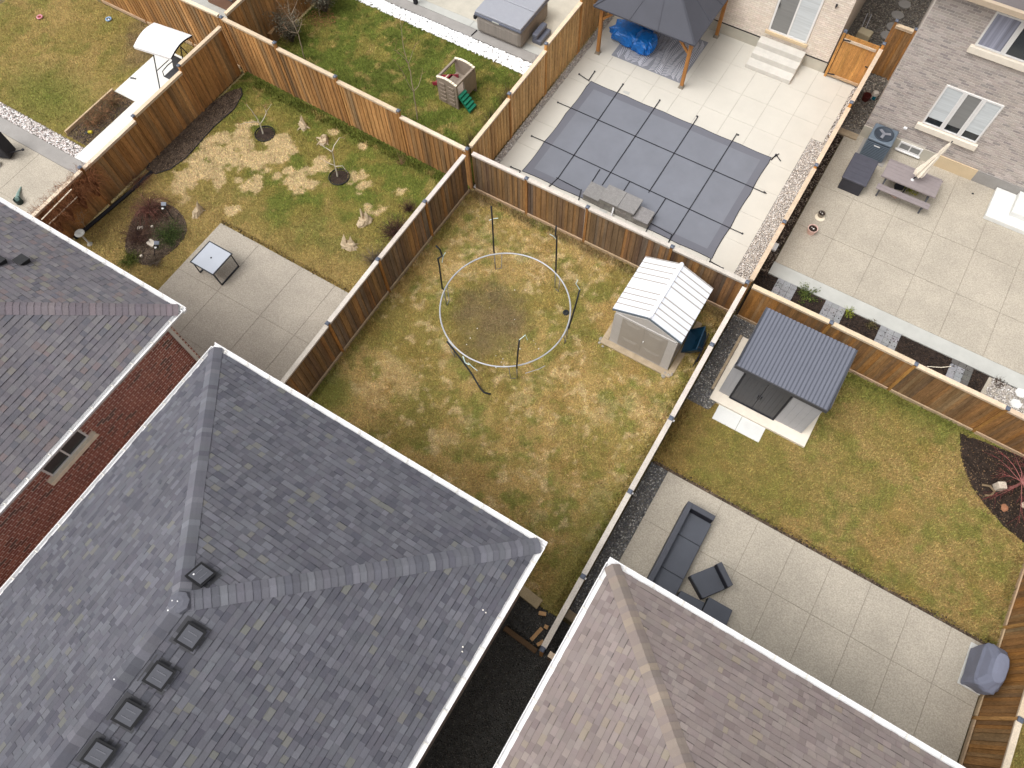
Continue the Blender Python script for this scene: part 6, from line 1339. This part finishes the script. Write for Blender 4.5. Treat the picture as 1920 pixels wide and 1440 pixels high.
for k, (x, y) in enumerate(((-23.95, 9.6), (-23.9, 9.0), (-23.95, 8.5))):
    twigs('dead_perennial', ['tangle of dead stems in the left bed nearest the white pad', 'tangle of dead stems in the middle of the left bed', 'tangle of dead stems nearest the yellow scrap in the left bed'][k], 'plant', (x, y), .5, .3, 130, [s(150, 120, 88), s(124, 104, 80), s(176, 128, 96), s(100, 88, 64)], 110 + k, rad=.007, droop=.6, group='dead plants in the left bed')
p = U(171, 250); b = MB(); b.cbox((p.x, p.y, .07), .16, .1, .08, .6, s(206, 190, 50)).cbox((p.x - .1, p.y - .08, .05), .14, .12, .05, .2, (.03, .03, .03)); tag(b.build('yellow_toy', M['mix'], bevel=.02), 'yellow and black scrap in the left planting bed', 'toy')
for lab, px, py, c_ in (('small round red-and-white ball on the far left lawn', 76, 34, s(220, 150, 160)), ('small blue-and-white ring on the far left lawn', 205, 38, s(150, 180, 214))):
    p = U(px, py); b = MB(); N = 14; b.tube([(p.x + .1 * math.cos(6.283 * i / N), p.y + .1 * math.sin(6.283 * i / N), .06) for i in range(N + 1)], .03, 6, c_); b.lathe((p.x, p.y, .03), [(.04, 0), (.03, .03)], 8, s(200, 40, 60) if px < 100 else s(240, 240, 240)); tag(b.build('toy_ring', M['mix'], smooth=True), lab, 'toy')
p = U(250, 147, .04); b = MB(); b.tube([(p.x - .12, p.y - .02, .055), (p.x, p.y + .02, .06), (p.x + .12, p.y, .055)], .012, 5).tube([(p.x - .1, p.y - .06, .055), (p.x + .02, p.y - .03, .06), (p.x + .1, p.y + .06, .055)], .012, 5); tag(b.build('small_tool', M['black']), 'small dark hand tool on the white pad', 'tool')
p = U(2, 275, .5); bq = thing('barbecue', 'black barbecue cut off by the left edge of frame', 'barbecue', (p.x, p.y, .03))
b = MB(); b.cbox((p.x - .1, p.y, .55), .6, .5, .9, .4); b.build('body', M['black'], bq, bevel=.06)
b = MB(); b.tube([(p.x + .1, p.y - .1, .3), (p.x + .35, p.y + .15, .3), (p.x + .55, p.y + .35, .32)], .02, 6); b.lathe((p.x + .56, p.y + .36, .3), [(.05, 0), (.05, .04)], 8); b.build('handle', M['black'], bq)
b = MB(); b.lathe((p.x - .05, p.y - .55, .03), [(.13, 0), (.15, .12), (.02, .16)], 14); b.build('gas_cap', M['white'], bq)
p = U(38, 380, .03); b = MB(); b.lathe((p.x, p.y, .03), [(.12, 0), (.13, .2), (.11, .2), (.1, .03)], 14, s(30, 50, 48)); b.tube([(p.x, p.y, .2), (p.x - .3, p.y + .25, .1), (p.x - .5, p.y + .5, .04)], [.08, .05, .02], 6, s(140, 168, 160)); tag(b.build('watering_can', M['mix']), 'dark green watering can beside the left roof gutter', 'watering can')
p = U(437, 12); b = MB(); b.box(p.x - 1.0, p.x + .6, p.y - .35, p.y + .7, .03, .75, s(140, 104, 84)).box(p.x - 1.06, p.x + .66, p.y - .41, p.y - .352, .7, .78, s(84, 84, 88)).box(p.x - 1.06, p.x + .66, p.y + .702, p.y + .76, .7, .78, s(84, 84, 88)); tag(b.build('brown_tub', M['mix'], bevel=.03), 'brown tub with dark rim behind the fence crossing, top left', 'tub')
b = MB(); 
for k in range(6): b.box(-22.6, -20.95, 14.0 + k * .15, 14.0 + k * .15 + .14, .03, .12)
tag(b.build('deck_step', M['deckboard']), 'grey board deck step behind the top-left fence crossing', 'deck')
# grouping the haze is not needed: the air in the photograph is clear
